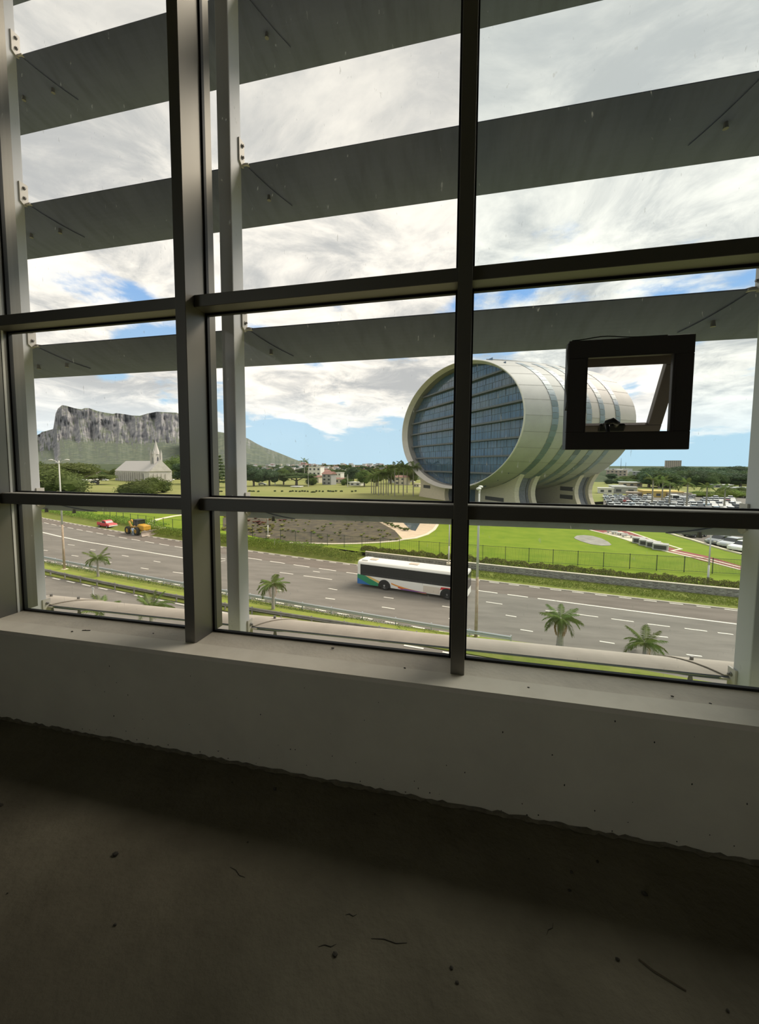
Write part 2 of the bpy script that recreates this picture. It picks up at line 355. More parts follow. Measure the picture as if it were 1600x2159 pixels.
# lens-shaped blades run outside the posts: near edge (y, z) = (0, 0), far edge (.4075, -.1325)
def lens():
    ch = Vector((.4075, -.1325)); ln = ch.length; t = ch/ln; nn = Vector((-t.y, t.x)); up_, dn_ = [], []
    for i in range(13):
        u = i/12; p = t*ln*u
        up_.append(p + nn*(.046*4*u*(1-u)+.004)); dn_.append(p - nn*(.026*4*u*(1-u)+.004))
    return up_, dn_
LU, LD = lens()
ZB = [(1.6-1.148, 'lowest'), (1.6-.288, 'second lowest'), (2.505, 'third lowest'), (3.547, 'fourth lowest'), (4.588, 'fifth lowest'), (5.63, 'topmost')]
BAYS = [(-5.0, -3.277, 'far left'), (-3.277, -1.470, 'narrow left'), (-1.470, 1.512, 'wide middle'), (1.512, 4.502, 'far right')]
for x0, x1, bn in BAYS:
    Lh = (x1-x0)/2 - .0002
    for z, zn in ZB:
        o = thing('sun_louvre', f'grey lens-section louvre blade, {zn} of the {bn} bay', 'louvre', ((x0+x1)/2, 2.400, z), 0, 'louvre blades')
        prof = [tuple(p) for p in LU] + [tuple(p) for p in LD[::-1]]
        bm_ = MB().prism(prof, YZX, -Lh, Lh); bm_.m = [0, 0] + [1 if i < 12 else 0 for i in range(len(prof))]; bm_.build('blade', ['blade', 'bladelit'], o)
        for s in (-1, 1):
            if bn == 'far left' and s < 0: continue
            pf = Lh - .045                        # face of the post
            # clamp plates above and below the blade end, cut on a slant
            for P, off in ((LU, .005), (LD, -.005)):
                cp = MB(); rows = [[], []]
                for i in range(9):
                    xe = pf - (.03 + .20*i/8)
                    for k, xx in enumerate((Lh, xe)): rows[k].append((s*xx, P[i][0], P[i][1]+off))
                cp.grid(rows); ob = cp.build('clamp_plate', 'bladelit' if off > 0 else 'blade', o)
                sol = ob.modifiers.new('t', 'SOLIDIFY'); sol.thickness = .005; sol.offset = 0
            br = MB(); dz = {'lowest': -.09, 'second lowest': -.055}.get(zn, -.012)
            br.prism([(-.046, .15+dz), (.012, .15+dz), (.012, -.002+dz), (-.012, -.012+dz), (-.046, .012+dz)], YZX, s*(pf-.010), s*pf)
            br.box(min(s*(pf-.05), s*pf), max(s*(pf-.05), s*pf), -.012, .012, -.012, -.002)
            b_ = br.build('bracket', 'bracket', o)
            for bz in (.045+dz, .115+dz):
                MB().tube([(s*pf, -.016, bz), (s*(pf-.014), -.016, bz), (s*(pf-.016), -.016, bz), (s*(pf-.026), -.016, bz)], [.012, .012, .007, .007], 6).build('bolt', 'bolt', b_)
            MB().tube([(s*(pf-.10), .17, .022), (s*(pf-.10), .17, -.10), (s*(pf-.10), .17, -.125)], [.010, .010, .014], 8).build('blade_bolt', 'bolt', o)

# ================================================================== OUTSIDE: ROAD AND VERGES
ZL = -10.9                                        # lawn level; the road lies at GZ
M['asphalt'] = mk('asphalt', (.165, .152, .132), .9, c2=(.215, .198, .172), scale=.9, detail=10, stretch=(.25, 1, 1), spec=.2, bump=.1, bscale=20)
M['asphalt2'] = mk('shoulder_asphalt', (.15, .128, .108), .9, c2=(.195, .168, .143), scale=1.2, detail=10, stretch=(.2, 1, 1), spec=.2)
M['paint'] = mk('road_paint', (.82, .78, .68), .7, c2=(.70, .66, .58), scale=6)
M['kerb'] = mk('kerb_stone', (.62, .56, .45), .85, c2=(.52, .47, .38), scale=6)
M['grass'] = mk('lawn_grass', (.15, .225, .016), .9, c2=(.205, .268, .024), scale=.35, detail=10, spec=.1, bump=.3, bscale=6)
M['median'] = mk('rough_grass', (.145, .185, .032), .9, c2=(.20, .21, .055), scale=1.4, detail=9, spec=.1, bump=.5, bscale=8)
M['field'] = mk('field_grass', (.21, .235, .075), .95, c2=(.28, .275, .11), scale=.03, detail=10, spec=.05, stretch=(1, 3, 1))
M['soil'] = mk('planting_soil', (.055, .046, .034), .95, c2=(.12, .10, .055), scale=.7, detail=9)
M['galv'] = mk('galvanised_steel', (.52, .54, .55), .45, metal=.55)
M['weathered'] = mk('weathered_steel', (.30, .28, .24), .6, metal=.3, c2=(.22, .20, .17), scale=2)
M['fence'] = mk('fence_green_black', (.035, .05, .03), .6)
def quadfit(pts):
    # least squares y = a + b x + c x^2
    n = len(pts); S = [sum(p[0]**k for p in pts) for k in range(5)]; T = [sum(p[1]*p[0]**k for p in pts) for k in range(3)]
    A = Matrix(((S[0], S[1], S[2]), (S[1], S[2], S[3]), (S[2], S[3], S[4]))); r = A.inverted() @ Vector(T)
    def f(x):
        lo, hi = -125.0, 45.0
        xc = min(max(x, lo), hi); return r[0]+r[1]*xc+r[2]*xc*xc + (x-xc)*(r[1]+2*r[2]*xc)
    return f
def fitpx(pts, z=GZ): return quadfit([tuple(gp(a, b, z))[:2] for a, b in pts])
yA = fitpx([(88, 1093), (160, 1104), (375, 1147), (525, 1161), (690, 1180), (757, 1190), (1010, 1226), (1200, 1250), (1400, 1272), (1550, 1285)])
yB = fitpx([(88, 1101), (190, 1121), (380, 1156), (530, 1176), (640, 1192), (740, 1208), (1013, 1247), (1100, 1258), (1300, 1286), (1500, 1308), (1548, 1314)])
yR1 = fitpx([(92, 1172), (200, 1195), (385, 1227), (530, 1254), (700, 1280), (950, 1317), (1100, 1349)], GZ+.75)
yR2 = fitpx([(95, 1200), (200, 1220), (385, 1257), (530, 1281), (700, 1306)], GZ+.7)
yF = fitpx([(120, 1187), (200, 1202), (300, 1219), (390, 1233), (530, 1264), (700, 1290), (880, 1323), (920, 1329)])
yH = fitpx([(110, 1219), (200, 1237), (300, 1258), (366, 1272), (884, 1366)])
XS = [-150+2.5*i for i in range(89)]
def strip(mb, f0, f1, z0=GZ, z1=None, xs=XS):
    z1 = z0 if z1 is None else z1
    return mb.grid([[(x, f0(x), z0(x) if callable(z0) else z0) for x in xs], [(x, f1(x), z1(x) if callable(z1) else z1) for x in xs]])
road = struct(strip(MB(), lambda x: yF(x)-.5, lambda x: yB(x)).build('road', 'asphalt'), 'grey asphalt dual carriageway with worn lane lines')
strip(MB(), yB, lambda x: yA(x)+.25).build('road_shoulder', 'asphalt2', road)
sub = struct(MB().add([(-900, -30, GZ-.06), (900, -30, GZ-.06), (900, 400, GZ-.06), (-900, 400, GZ-.06)], [(0, 1, 2, 3)]).build('ground', 'median'), 'rough grass ground below the building')
slip = struct(strip(MB(), lambda x: yH(x)-7.2, lambda x: yH(x)+.3, GZ-.02, None, [x for x in XS if x < 4]).build('slip_road', 'asphalt'), 'near side slip road beyond the lowest louvre')
def dash(p, q, w, name='lane_dash', par=road):
    p, q = Vector(p), Vector(q); d = (q-p); d.z = 0; n = Vector((-d.y, d.x, 0)).normalized()*w/2; h = Vector((0, 0, .012))
    b = MB().add([p-n, q-n, q+n, p+n, p-n+h, q-n+h, q+n+h, p+n+h], [(3, 2, 1, 0), (4, 5, 6, 7), (0, 1, 5, 4), (1, 2, 6, 5), (2, 3, 7, 6), (3, 0, 4, 7)])
    return b.build(name, 'paint', par)
def curve_dashes(f, x0, x1, step, ln, w, name, par=road):
    x = x0
    while x < x1:
        sl_ = (f(x+.5)-f(x-.5)); k = 1/math.sqrt(1+sl_*sl_)
        dash((x, f(x), GZ), (x+ln*k, f(x+ln*k), GZ), w, name, par); x += step*k
curve_dashes(yA, -104, 30, 2.15, 1.1, .16, 'edge_dash')
curve_dashes(yB, -100, -10, 4.1, 2.6, .17, 'shoulder_dash')
curve_dashes(yB, 2.2, 7.5, 3.0, 2.0, .2, 'shoulder_dash')
for x in range(8, 40, 4): dash((x, yB(x), GZ), (x+4, yB(x+4), GZ), .22, 'solid_line')
solid = [(88, 1122), (130, 1132), (180, 1142), (240, 1152), (300, 1162), (384, 1176), (440, 1185)]
for a, b in zip(solid, solid[1:]): dash(gp(*a, GZ), gp(*b, GZ), .34 if a[0] < 170 else .26, 'solid_line')
for a, b in (((143, 1148), (157, 1150)), ((190.7, 1158.8), (201, 1160.2)), ((257, 1171), (271, 1173.2)), ((324, 1183), (338, 1185.2)), ((91, 1160), (100.6, 1161.2)), ((151, 1171), (165, 1173)), ((220, 1184), (235, 1186)), ((297, 1197.6), (313, 1199.8)), ((364.5, 1206), (386, 1209)),
             ((583, 1244), (597.6, 1246.2)), ((692, 1240.8), (711, 1243.7)), ((686, 1261), (706, 1263.8)), ((809, 1259), (829.6, 1261.8)), ((805, 1280), (832, 1284)), ((932, 1278), (952, 1280.8)), ((590, 1207), (618, 1210.6)), ((640, 1214), (700, 1222)),
             ((1024.6, 1269), (1059, 1274)), ((1066, 1297), (1088.5, 1300.7)), ((1097, 1327.5), (1123.6, 1331.6)), ((1150, 1287), (1177, 1290.4)), ((1216, 1295), (1261, 1301)), ((1288.6, 1304.8), (1336, 1311)), ((1365, 1315.5), (1412, 1321.4)), ((1443, 1325), (1490.7, 1331)), ((1513, 1334), (1546, 1338)),
             ((1264, 1352), (1295.6, 1357)), ((1375, 1340), (1408, 1344)), ((1446.5, 1380), (1479.6, 1384)), ((946, 1304), (960, 1306)), ((660, 1204.6), (674, 1206.4)), ((456, 1185), (475, 1182)), ((456, 1176), (475, 1178.6))):
    dash(gp(*a, GZ), gp(*b, GZ), .15)
curve_dashes(yF, -66, -1, 2.35, 1.15, .17, 'edge_dash')
curve_dashes(yH, -58, 2, 2.9, 1.5, .2, 'edge_dash', slip)
med = struct(MB().grid([[(x, yH(x)+.4, GZ) for x in XS], [(x, yH(x)+.9, GZ+.16) for x in XS], [(x, (yH(x)+yF(x))/2, GZ+.22) for x in XS], [(x, yF(x)-.9, GZ+.14) for x in XS], [(x, yF(x)-.45, GZ+.01) for x in XS]]).build('median_strip', 'median'), 'grassy median between the two guard rails')
M['medgrass'] = mk('median_bright_grass', (.19, .25, .028), .9, c2=(.25, .27, .045), scale=1.2, detail=9, bump=.4, bscale=9)
strip(MB(), lambda x: yR2(x)+.35, lambda x: yR2(x)+1.75, GZ+.235).build('mown_grass', 'medgrass', med)

# guard rails: W-beam panels on posts
def guard_rail(f, x0, x1, label, zt, mt='galv'):
    xs = [x0 + 1.5*i for i in range(int((x1-x0)/1.5)+1)]
    o = thing('guard_rail', label, 'guard rail', (xs[0], f(xs[0]), GZ))
    O = o.location
    prof = [(.0, 0), (-.05, -.05), (-.05, -.11), (.02, -.155), (-.05, -.20), (-.05, -.26), (.0, -.31), (.02, -.31), (.0, -.25), (.05, -.155), (.0, -.06), (.02, 0)]
    for k in range(0, len(xs)-2, 2):
        seg = xs[k:k+3]; b = MB()
        rows = [[(x-O.x, f(x)+py-O.y, zt+pz) for x in seg] for py, pz in prof + prof[:1]]
        b.grid(rows).build('rail_beam', mt, o)
    for x in xs[::2]:
        MB().box(x-O.x-.05, x-O.x+.05, f(x)-O.y+.03, f(x)-O.y+.13, -.05, zt+.03).build('rail_post', mt, o)
    return o
guard_rail(yR1, -62, 6.3, 'galvanised guard rail along the main carriageway side of the median', .75)
guard_rail(yR2, -54, -1, 'galvanised guard rail on the near side of the grassy median', .7, 'weathered')

# bank, stone wall, lawn
WD = 3.7                                          # wall stands this far behind the edge line
fencepts = [tuple(gp(a, b, ZL))[:2] for a, b in ((150, 1080), (233, 1093), (300, 1103), (370, 1112), (540, 1137), (704.5, 1157), (840, 1166), (1032, 1178), (1204, 1189), (1390, 1202), (1540, 1212))]
yFe = quadfit(fencepts)
def yW(x): return yA(x)+WD+ .6*math.sin(x*.13)*0 + (0 if x > -12 else min(1.8, (-12-x)*.06))
def zv(x):                                        # verge height at the wall foot
    t = min(max((x+20)/10, 0), 1); return GZ + 1.0 + (.28-1.0)*t*t*(3-2*t)
verge = struct(MB().grid([[(x, yA(x)+.2, GZ) for x in XS], [(x, yA(x)+.9, GZ+.09) for x in XS], [(x, (yA(x)+yW(x))/2+.3, (GZ+.2+zv(x))/2) for x in XS], [(x, yW(x)+.1, zv(x)) for x in XS]]).build('verge', 'median'), 'weedy grass verge along the far edge of the road')
MB().grid([[(x, yA(x)+.12, GZ+h) for x in XS] for h in (0, .1)] + [[(x, yA(x)+.3, GZ+.1) for x in XS]]).build('kerb', 'kerb', verge)
xl = [x for x in XS]
lawn = struct(MB().grid([[(x, yW(x)+.05, ZL-.02) for x in xl], [(x, yFe(x), ZL) for x in xl], [(x*1.3, 118, ZL) for x in xl]]).build('lawn', 'grass'), 'bright mown lawn in front of the elliptical building')
FARZ = [(117, ZL-.04), (330, ZL), (520, -7.6), (800, -3.8), (1300, -.6), (2300, 1.1), (4500, 1.4)]
def zfar(Y):
    for (a, za), (b, zb) in zip(FARZ, FARZ[1:]):
        if Y <= b: return za+(zb-za)*max(0, (Y-a)/(b-a))
    return FARZ[-1][1]
def gfar(px, py):                                 # survey on the gently rising far ground
    r = ray(px, py); Y = 150.0
    while Y < 4300:
        if CAM.z+r.z/r.y*Y <= zfar(Y): break
        Y *= 1.01
    return CAM + r*(Y/r.y)
M['wood'] = mk('woodland_ground', (.055, .075, .04), .95, c2=(.10, .12, .07), scale=.01, detail=10, spec=.05)
far = struct(MB().grid([[(x*Y/62-120, Y, z) for x in xl] for Y, z in FARZ[:2]]).build('far_field', 'field'), 'distant grass field before the town')
struct(MB().grid([[(x*Y/62-120, Y, z) for x in xl] for Y, z in FARZ[1:]]).build('town_ground', 'wood'), 'wooded ground rising behind the town')

# rubble retaining wall, stone by stone
M['stone'] = mk('rubble_stone', (.20, .19, .165), .9, c2=(.33, .31, .27), scale=3, detail=8, bump=.4, bscale=9, rand=.22)
M['mortar'] = mk('mortar', (.25, .235, .20), .95, c2=(.33, .31, .265), scale=2)
rw = struct(link('wall_retaining', None, None, (0, yW(0), GZ)), 'low rubble stone retaining wall below the hedge')
def rwp(b, n, m, **k):
    o = b.build(n, m, rw, **k); o.location = Vector((0, -yW(0), -GZ)) ; return o
wx = [-13+1.0*i for i in range(54)]
rwp(MB().grid([[(x, yW(x)+y_, z_) for x in wx] for y_, z_ in ((.02, GZ-.1), (.02, ZL+.06), (.36, ZL+.06), (.36, ZL-.3))]), 'mortar_core', 'mortar')
rwp(MB().grid([[(x, yW(x)+y_, z_) for x in wx] for y_, z_ in ((-.03, ZL+.06), (-.03, ZL+.12), (.39, ZL+.12), (.39, ZL+.06))]), 'coping', 'kerb')
st_me = []
for k in range(6):
    b = MB().ico((0, 0, 0), .5, 1, (1, .45, 1), .22, 100+k); st_me.append(b.mesh('stone', 'stone'))
rnd = random.Random(5); cnt = 0; extra = MB()
x = 6.0
while x < 30:
    z = GZ+.32
    col_w = rnd.uniform(.36, .62)
    while z < ZL-.06 and cnt < 300:
        hh = min(rnd.uniform(.22, .46), ZL+.05-z)
        s_ = link('stone', rnd.choice(st_me), rw, Vector((x+rnd.uniform(-.05, .05), yW(x)-yW(0)+.03, z+hh/2-GZ))); s_.scale = (col_w*1.02, .36, hh); s_.rotation_euler = (0, rnd.uniform(-.3, .3), math.atan((yW(x+.5)-yW(x-.5)))); cnt += 1; z += hh
    x += col_w
x = -12.5
while x < 6:
    z = GZ+.3
    while z < ZL-.2:
        extra.ico((x+rnd.uniform(-.06, .06), yW(x)+.05, z+.15), .2, 1, (1.1, .5, .75), .22, int(x*100)); z += .3
    x += .42
o = rwp(extra, 'stone_field', 'stone'); o['kind'] = 'stuff'

# ================================================================== VEGETATION KIT
def leafmat(name, c, c2, tr=.3, rand=.25, scale=.6): return mk(name, c, .75, c2=c2, scale=scale, rand=rand, transl=tr, spec=.15)
M['leaf_dark'] = leafmat('leaf_dark', (.055, .085, .03), (.10, .14, .045))
M['leaf_mid'] = leafmat('leaf_mid', (.075, .115, .028), (.135, .18, .045))
M['leaf_olive'] = leafmat('leaf_olive', (.10, .14, .04), (.165, .205, .06))
M['leaf_palm'] = leafmat('leaf_palm', (.13, .18, .05), (.23, .29, .08))
M['leaf_hedge'] = leafmat('leaf_hedge', (.085, .095, .025), (.17, .15, .05), scale=1.5)
M['leaf_weed'] = leafmat('leaf_weed', (.155, .245, .035), (.26, .345, .06), scale=1.2)
M['leaf_blue'] = leafmat('leaf_blue', (.055, .095, .05), (.10, .15, .075))
M['leaf_dry'] = mk('dry_frond', (.34, .22, .06), .8, c2=(.25, .15, .05), transl=.2)
M['bark'] = mk('bark', (.14, .115, .09), .9, c2=(.22, .19, .15), scale=6)
M['palmtrunk'] = mk('palm_trunk', (.36, .33, .27), .85, c2=(.26, .235, .19), scale=3, stretch=(1, 1, 6))
def leaf_cloud(b, blobs, n, size, seed, core=.74):
    rnd = random.Random(seed); tot = sum(r[0]*r[1] for _, r in blobs)
    for ci, (c, r) in enumerate(blobs):
        if core: b.ico(c, 1, 2, (r[0]*core, r[1]*core, r[2]*core), .16, seed+ci)
        for _ in range(int(n*r[0]*r[1]/tot)):
            d = Vector((rnd.gauss(0, 1), rnd.gauss(0, 1), rnd.gauss(0, 1))).normalized()
            if d.z < -.55: d.z = -d.z
            k = rnd.uniform(.74, 1.10)*(1+.12*noise.noise(d*2.5+Vector((seed, ci, 0))))
            p = Vector((c[0]+d.x*r[0]*k, c[1]+d.y*r[1]*k, c[2]+d.z*r[2]*k))
            a = Vector((rnd.gauss(0, 1), rnd.gauss(0, 1), rnd.gauss(0, .6))).normalized(); bb = a.cross(d+Vector((rnd.gauss(0, .5), rnd.gauss(0, .5), rnd.gauss(0, .5)))).normalized()
            s = size*rnd.uniform(.6, 1.3)
            b.add([p-a*s, p-bb*s*.6, p+a*s, p+bb*s*.6], [(0, 1, 2, 3)])
    return b
# all prototypes stand 1 unit tall on the origin and are scaled when planted
def proto(kind, seed):
    rnd = random.Random(seed); cr, tr = MB(), MB()
    if kind == 'umbrella':
        bl = [((rnd.uniform(-.42, .42), rnd.uniform(-.42, .42), rnd.uniform(.66, .82)), (rnd.uniform(.20, .32), rnd.uniform(.20, .32), rnd.uniform(.10, .17))) for _ in range(11)] + [((0, 0, .84), (.36, .36, .14))]
        leaf_cloud(cr, bl, 4200, .022, seed)
        tr.tube([(0, 0, 0), (.02, 0, .3), (.0, .0, .45)], [.05, .04, .035], 7)
        for k in range(6):
            a = k*1.05; tr.tube([(0, 0, .35), (math.cos(a)*.2, math.sin(a)*.2, .55), (math.cos(a)*.38, math.sin(a)*.38, .7)], [.03, .02, .01], 5)
    elif kind == 'round':
        bl = [((rnd.uniform(-.24, .24), rnd.uniform(-.24, .24), rnd.uniform(.36, .74)), (rnd.uniform(.18, .28), rnd.uniform(.18, .28), rnd.uniform(.14, .24))) for _ in range(9)] + [((0, 0, .76), (.25, .25, .22))]
        leaf_cloud(cr, bl, 3800, .025, seed); tr.tube([(0, 0, 0), (0, 0, .5)], [.04, .03], 7)
    elif kind == 'bush':
        bl = [((rnd.uniform(-.38, .38), rnd.uniform(-.38, .38), rnd.uniform(.22, .55)), (rnd.uniform(.26, .36), rnd.uniform(.26, .36), rnd.uniform(.24, .36))) for _ in range(9)] + [((0, 0, .64), (.32, .32, .34))]
        leaf_cloud(cr, bl, 4000, .028, seed); tr.tube([(0, 0, 0), (0, 0, .4)], [.05, .04], 7)
    elif kind == 'conifer':
        for k in range(9):
            zz = .16+.09*k; rr = .30*(1-k/10)+.03
            bl = [((math.cos(a+k)*rr*.6, math.sin(a+k)*rr*.6, zz), (rr*.45, rr*.45, .035)) for a in (0, 1.26, 2.5, 3.77, 5.0)]
            leaf_cloud(cr, bl, 150, .022, seed+k, .7)
        tr.tube([(0, 0, 0), (0, 0, 1)], [.025, .005], 6)
    return cr, tr
PROTO = {}
def tree(kind, mat, x, ybase, hpx, wpx, label, cat='tree', z=ZL, group=None, name=None, seed=None, P=None):
    P = P or gp(x, ybase, z); z = P.z; r = ray(x, ybase-hpx); top = CAM.z + r.z/r.y*P.y; H = top-z
    d = (P-CAM).length; W = wpx*d/CF*.93*(CF/ray(x, ybase).length)**0
    k = (kind, mat, (seed if seed is not None else int(x) % 2))
    if k not in PROTO:
        cr, tr = proto(kind, 11+k[2]*7)
        PROTO[k] = (cr.mesh('foliage', mat), tr.mesh('trunk', 'bark'))
    o = thing(name or {'umbrella': 'spreading_tree', 'round': 'leafy_tree', 'bush': 'bush', 'conifer': 'conifer'}[kind], label, cat, P, (x*.37) % 6.28, group)
    sx = W/{'umbrella': 1.12, 'round': .86, 'bush': 1.18, 'conifer': .62}[kind]
    for n, me in (('foliage', PROTO[k][0]), ('trunk', PROTO[k][1])):
        c = link(n, me, o); c.scale = (sx, sx, H)
    return o

# palm fronds: a drooping midrib with leaflets on both sides, 1 unit long along +x
def frond_mesh(name, mat, droop, seed, n=30, lw=.23):
    rnd = random.Random(seed); b = MB(); pts = []
    for i in range(n+1):
        t = i/n; pts.append(Vector((t*(1-.22*droop*t), 0, .34*t - droop*.75*t*t)))
    for i in range(n):
        p, q = pts[i], pts[i+1]; b.add([p+Vector((0, -.008, 0)), q+Vector((0, -.006, 0)), q+Vector((0, .006, 0)), p+Vector((0, .008, 0))], [(0, 1, 2, 3)])
        if i < 2: continue
        t = i/n; ln = lw*math.sin(math.pi*min(1, .12+t*.86))**.7
        for s in (-1, 1):
            e = p + Vector((.10+rnd.uniform(0, .05), s*ln, -.10*droop-rnd.uniform(.02, .10)))
            b.add([p, p+Vector((.022, 0, .004)), e], [(0, 1, 2)] if s > 0 else [(2, 1, 0)])
            m_ = (p+e)/2+Vector((.02, 0, .015)); b.add([p+Vector((.02, 0, 0)), m_, e], [(0, 1, 2)])
    return b.mesh(name, mat)
M['leaf_dull'] = leafmat('leaf_dull', (.06, .08, .05), (.10, .12, .08))
FR = [frond_mesh('frond', 'leaf_palm', d, i) for i, d in enumerate((.35, .7, 1.05))]
FD = frond_mesh('dry_frond', 'leaf_dry', 1.5, 9)
def palm(P, H, fl, label, nf=13, group=None, rz=0.0, tr=.13, dry=0, cat='palm', lean=0.0, up=0.0):
    o = thing('palm_tree', label, cat, P, rz, group)
    MB().tube([(0, 0, 0), (lean*.3, 0, H*.15), (lean*.6, 0, H*.55), (lean, 0, H)], [tr*1.5, tr*1.25, tr, tr*.75], 9).build('trunk', 'palmtrunk', o)
    rnd = random.Random(int(P[0]*31+P[1]*7))
    for k in range(nf):
        me = FR[k % 3]; f = link('frond', me, o, (lean, 0, H-.02)); f.rotation_euler = (rnd.uniform(-.15, .15), (-rnd.uniform(-.1, .75) if k % 3 == 0 else -rnd.uniform(-.35, .25))-up, k*2.399+rnd.uniform(-.2, .2))
        s = fl*rnd.uniform(.85, 1.1); f.scale = (s, s, s)
    for k in range(dry):
        f = link('dry_frond', FD, o, (lean, 0, H-.12)); f.rotation_euler = (0, .5, k*1.3+.4); s = fl*.75; f.scale = (s, s, s)
    return o
palm(gp(207, 1217, GZ+.15), 2.3, 1.6, 'young palm with a green shaggy head beside the tall lamp post', 18, rz=.4, tr=.11)
palm(gp(576, 1286, GZ+.15), 2.5, 1.55, 'young palm with arching fronds and a tan trunk on the median', 20, rz=1.1, tr=.12, dry=2)
palm(gp(1180, 1366, GZ), 2.3, 1.5, 'full-headed palm with brown hanging fronds beside the road', 26, rz=2.2, tr=.2, dry=6)
palm(gp(1358, 1385, GZ), 1.05, 1.5, 'short drooping palm at lower right beside the road', 20, rz=.2, tr=.1, dry=1)
# two palms close to the building whose heads rise behind the lowest louvre
pq = gy(318, 1284, 19.0); palm((pq.x, pq.y, GZ), pq.z-GZ, 1.35, 'bright green palm head rising behind the lowest louvre', 16, rz=.9, tr=.12, up=.35)
pq = gy(212, 1292, 17.5); palm((pq.x, pq.y, GZ), pq.z-GZ, 1.15, 'dark thin palm head rising behind the lowest louvre at left', 12, rz=2.0, tr=.1, up=.5)
# the grove of palms left of the elliptical building
rnd = random.Random(21)
for k, (x, yb, yt) in enumerate(((788, 1042, 1002), (792, 1041, 1003), (798, 1044, 1000), (803, 1041, 1001), (808, 1044, 998), (814, 1040, 1000), (818, 1044, 996), (825, 1041, 990), (832, 1046, 984), (840, 1040, 990), (850, 1045, 982), (858, 1039, 988), (871, 1046, 984), (783, 1040, 1006))):
    P = gp(x, yb, ZL); r = ray(x, yt); zt = CAM.z+r.z/r.y*P.y
    palm(P, zt-ZL, 3.7, 'slim royal palm in the grove left of the elliptical building', 18, 'palms of the grove', rnd.uniform(0, 6), .17)

# leaf strips: countless small leaves in one object
def leaf_strip(name, mat, label, x0, x1, yf, w, zf, h, n, size, seed, clump=.5, dens=None):
    rnd = random.Random(seed); b = MB()
    for _ in range(n):
        x = rnd.uniform(x0, x1); hh = h*(.55+.45*noise.noise(Vector((x*clump, seed, 0)))+.35*noise.noise(Vector((x*clump*3.1, seed+5, 0))))
        if hh < .05: continue
        v = rnd.uniform(-1, 1); p = Vector((x, yf(x)+w*v*.5, zf(x)+abs(hh)*rnd.random()**.6*(1-.6*v*v)))
        a = Vector((rnd.gauss(0, 1), rnd.gauss(0, .6), rnd.gauss(.4, .8))).normalized(); d = a.cross(Vector((rnd.gauss(0, 1), rnd.gauss(0, 1), rnd.gauss(0, 1)))).normalized(); s = size*rnd.uniform(.5, 1.4)
        b.add([p-a*s, p-d*s*.45, p+a*s, p+d*s*.45], [(0, 1, 2, 3)])
    o = b.build(name, mat); o['kind'] = 'stuff'; o['label'] = label; o['category'] = 'plants'; return o
leaf_strip('hedge_leaves', 'leaf_hedge', 'low clipped brownish green hedge on top of the stone wall', -14, 33, lambda x: yW(x)+1.3, 1.5, lambda x: ZL, 1.15, 26000, .075, 1)
leaf_strip('verge_weeds', 'leaf_weed', 'green weeds on the verge below the stone wall', 1, 33, lambda x: yA(x)+2.3, 2.6, lambda x: GZ+.15, .42, 14000, .07, 2, .6)
leaf_strip('bank_weeds', 'leaf_weed', 'dense creeping weeds on the bank beside the road', -58, -13.5, lambda x: yA(x)+2.6, 3.8, lambda x: (GZ+zv(x))/2, 1.25, 26000, .10, 3, .7)
leaf_strip('bank_scrub', 'leaf_weed', 'tall scrub behind the red pickup', -130, -58, lambda x: yA(x)+5.0, 4.0, lambda x: zv(x)-.3, 2.0, 12000, .16, 4, .2)
leaf_strip('median_weeds', 'leaf_olive', 'scattered weeds on the median', -60, 2, lambda x: yF(x)-1.0, 1.3, lambda x: GZ+.12, .22, 7000, .06, 6, .8)
leaf_strip('fence_weeds', 'leaf_weed', 'tall grass along the left part of the fence', -75, -20, lambda x: yFe(x)-.8, 2.0, lambda x: ZL-.05, .7, 7000, .10, 8, .4)

# ------------------------------------------------------------------ railing fence
fen = thing('railing_fence', 'dark metal railing fence between the hedge and the lawn', 'fence', (0, yFe(0), ZL))
O = fen.location
fx = [-80+2.87*i for i in range(41)]
pk = MB()
for i, x in enumerate(fx):
    MB().box(-.035, .035, -.035, .035, -.05, 1.88).build('fence_post', 'fence', fen, (x-O.x, yFe(x)-O.y, 0))
    if i == len(fx)-1: break
    x2 = fx[i+1]
    rl = MB()
    for zz in (.12, 1.80):
        rl.tube([(x-O.x, yFe(x)-O.y, zz), (x2-O.x, yFe(x2)-O.y, zz)], .022, 4)
    rl.build('fence_rail', 'fence', fen)
    if x > -30:
        for k in range(1, 20):
            xx = x+(x2-x)*k/20; pk.box(xx-O.x-.009, xx-O.x+.009, yFe(xx)-O.y-.009, yFe(xx)-O.y+.009, .12, 1.8)
o = pk.build('fence_pickets', 'fence', fen); o['kind'] = 'stuff'

# ================================================================== ELLIPTICAL BUILDING
M['shell'] = mk('shell_cladding', (.45, .43, .405), .55, c2=(.41, .39, .37), scale=.3, spec=.4)
M['ring'] = mk('ring_cladding', (.66, .61, .54), .55, c2=(.60, .555, .49), scale=.4)
M['bstone'] = mk('pier_stone', (.66, .57, .41), .8, c2=(.58, .50, .37), scale=1.2, stretch=(1, 1, 4), detail=6)
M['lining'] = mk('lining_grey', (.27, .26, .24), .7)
M['joint'] = mk('panel_joint', (.28, .265, .235), .8)
M['bglass'] = mk('facade_glass', (.05, .10, .165), .08, spec=.6, c2=(.08, .135, .195), scale=.25, detail=3, rand=.12)
M['rglass'] = mk('ribbon_glass', (.17, .22, .25), .35, spec=.5, rand=.35)
M['fin'] = mk('sunshade_metal', (.13, .135, .135), .5, metal=.3)
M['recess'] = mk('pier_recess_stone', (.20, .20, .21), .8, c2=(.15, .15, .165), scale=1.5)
M['dark'] = mk('dark_opening', (.06, .058, .055), .7)
PH = .995
BU = Vector((math.cos(PH), -math.sin(PH), 0)); BW = Vector((math.sin(PH), math.cos(PH), 0))
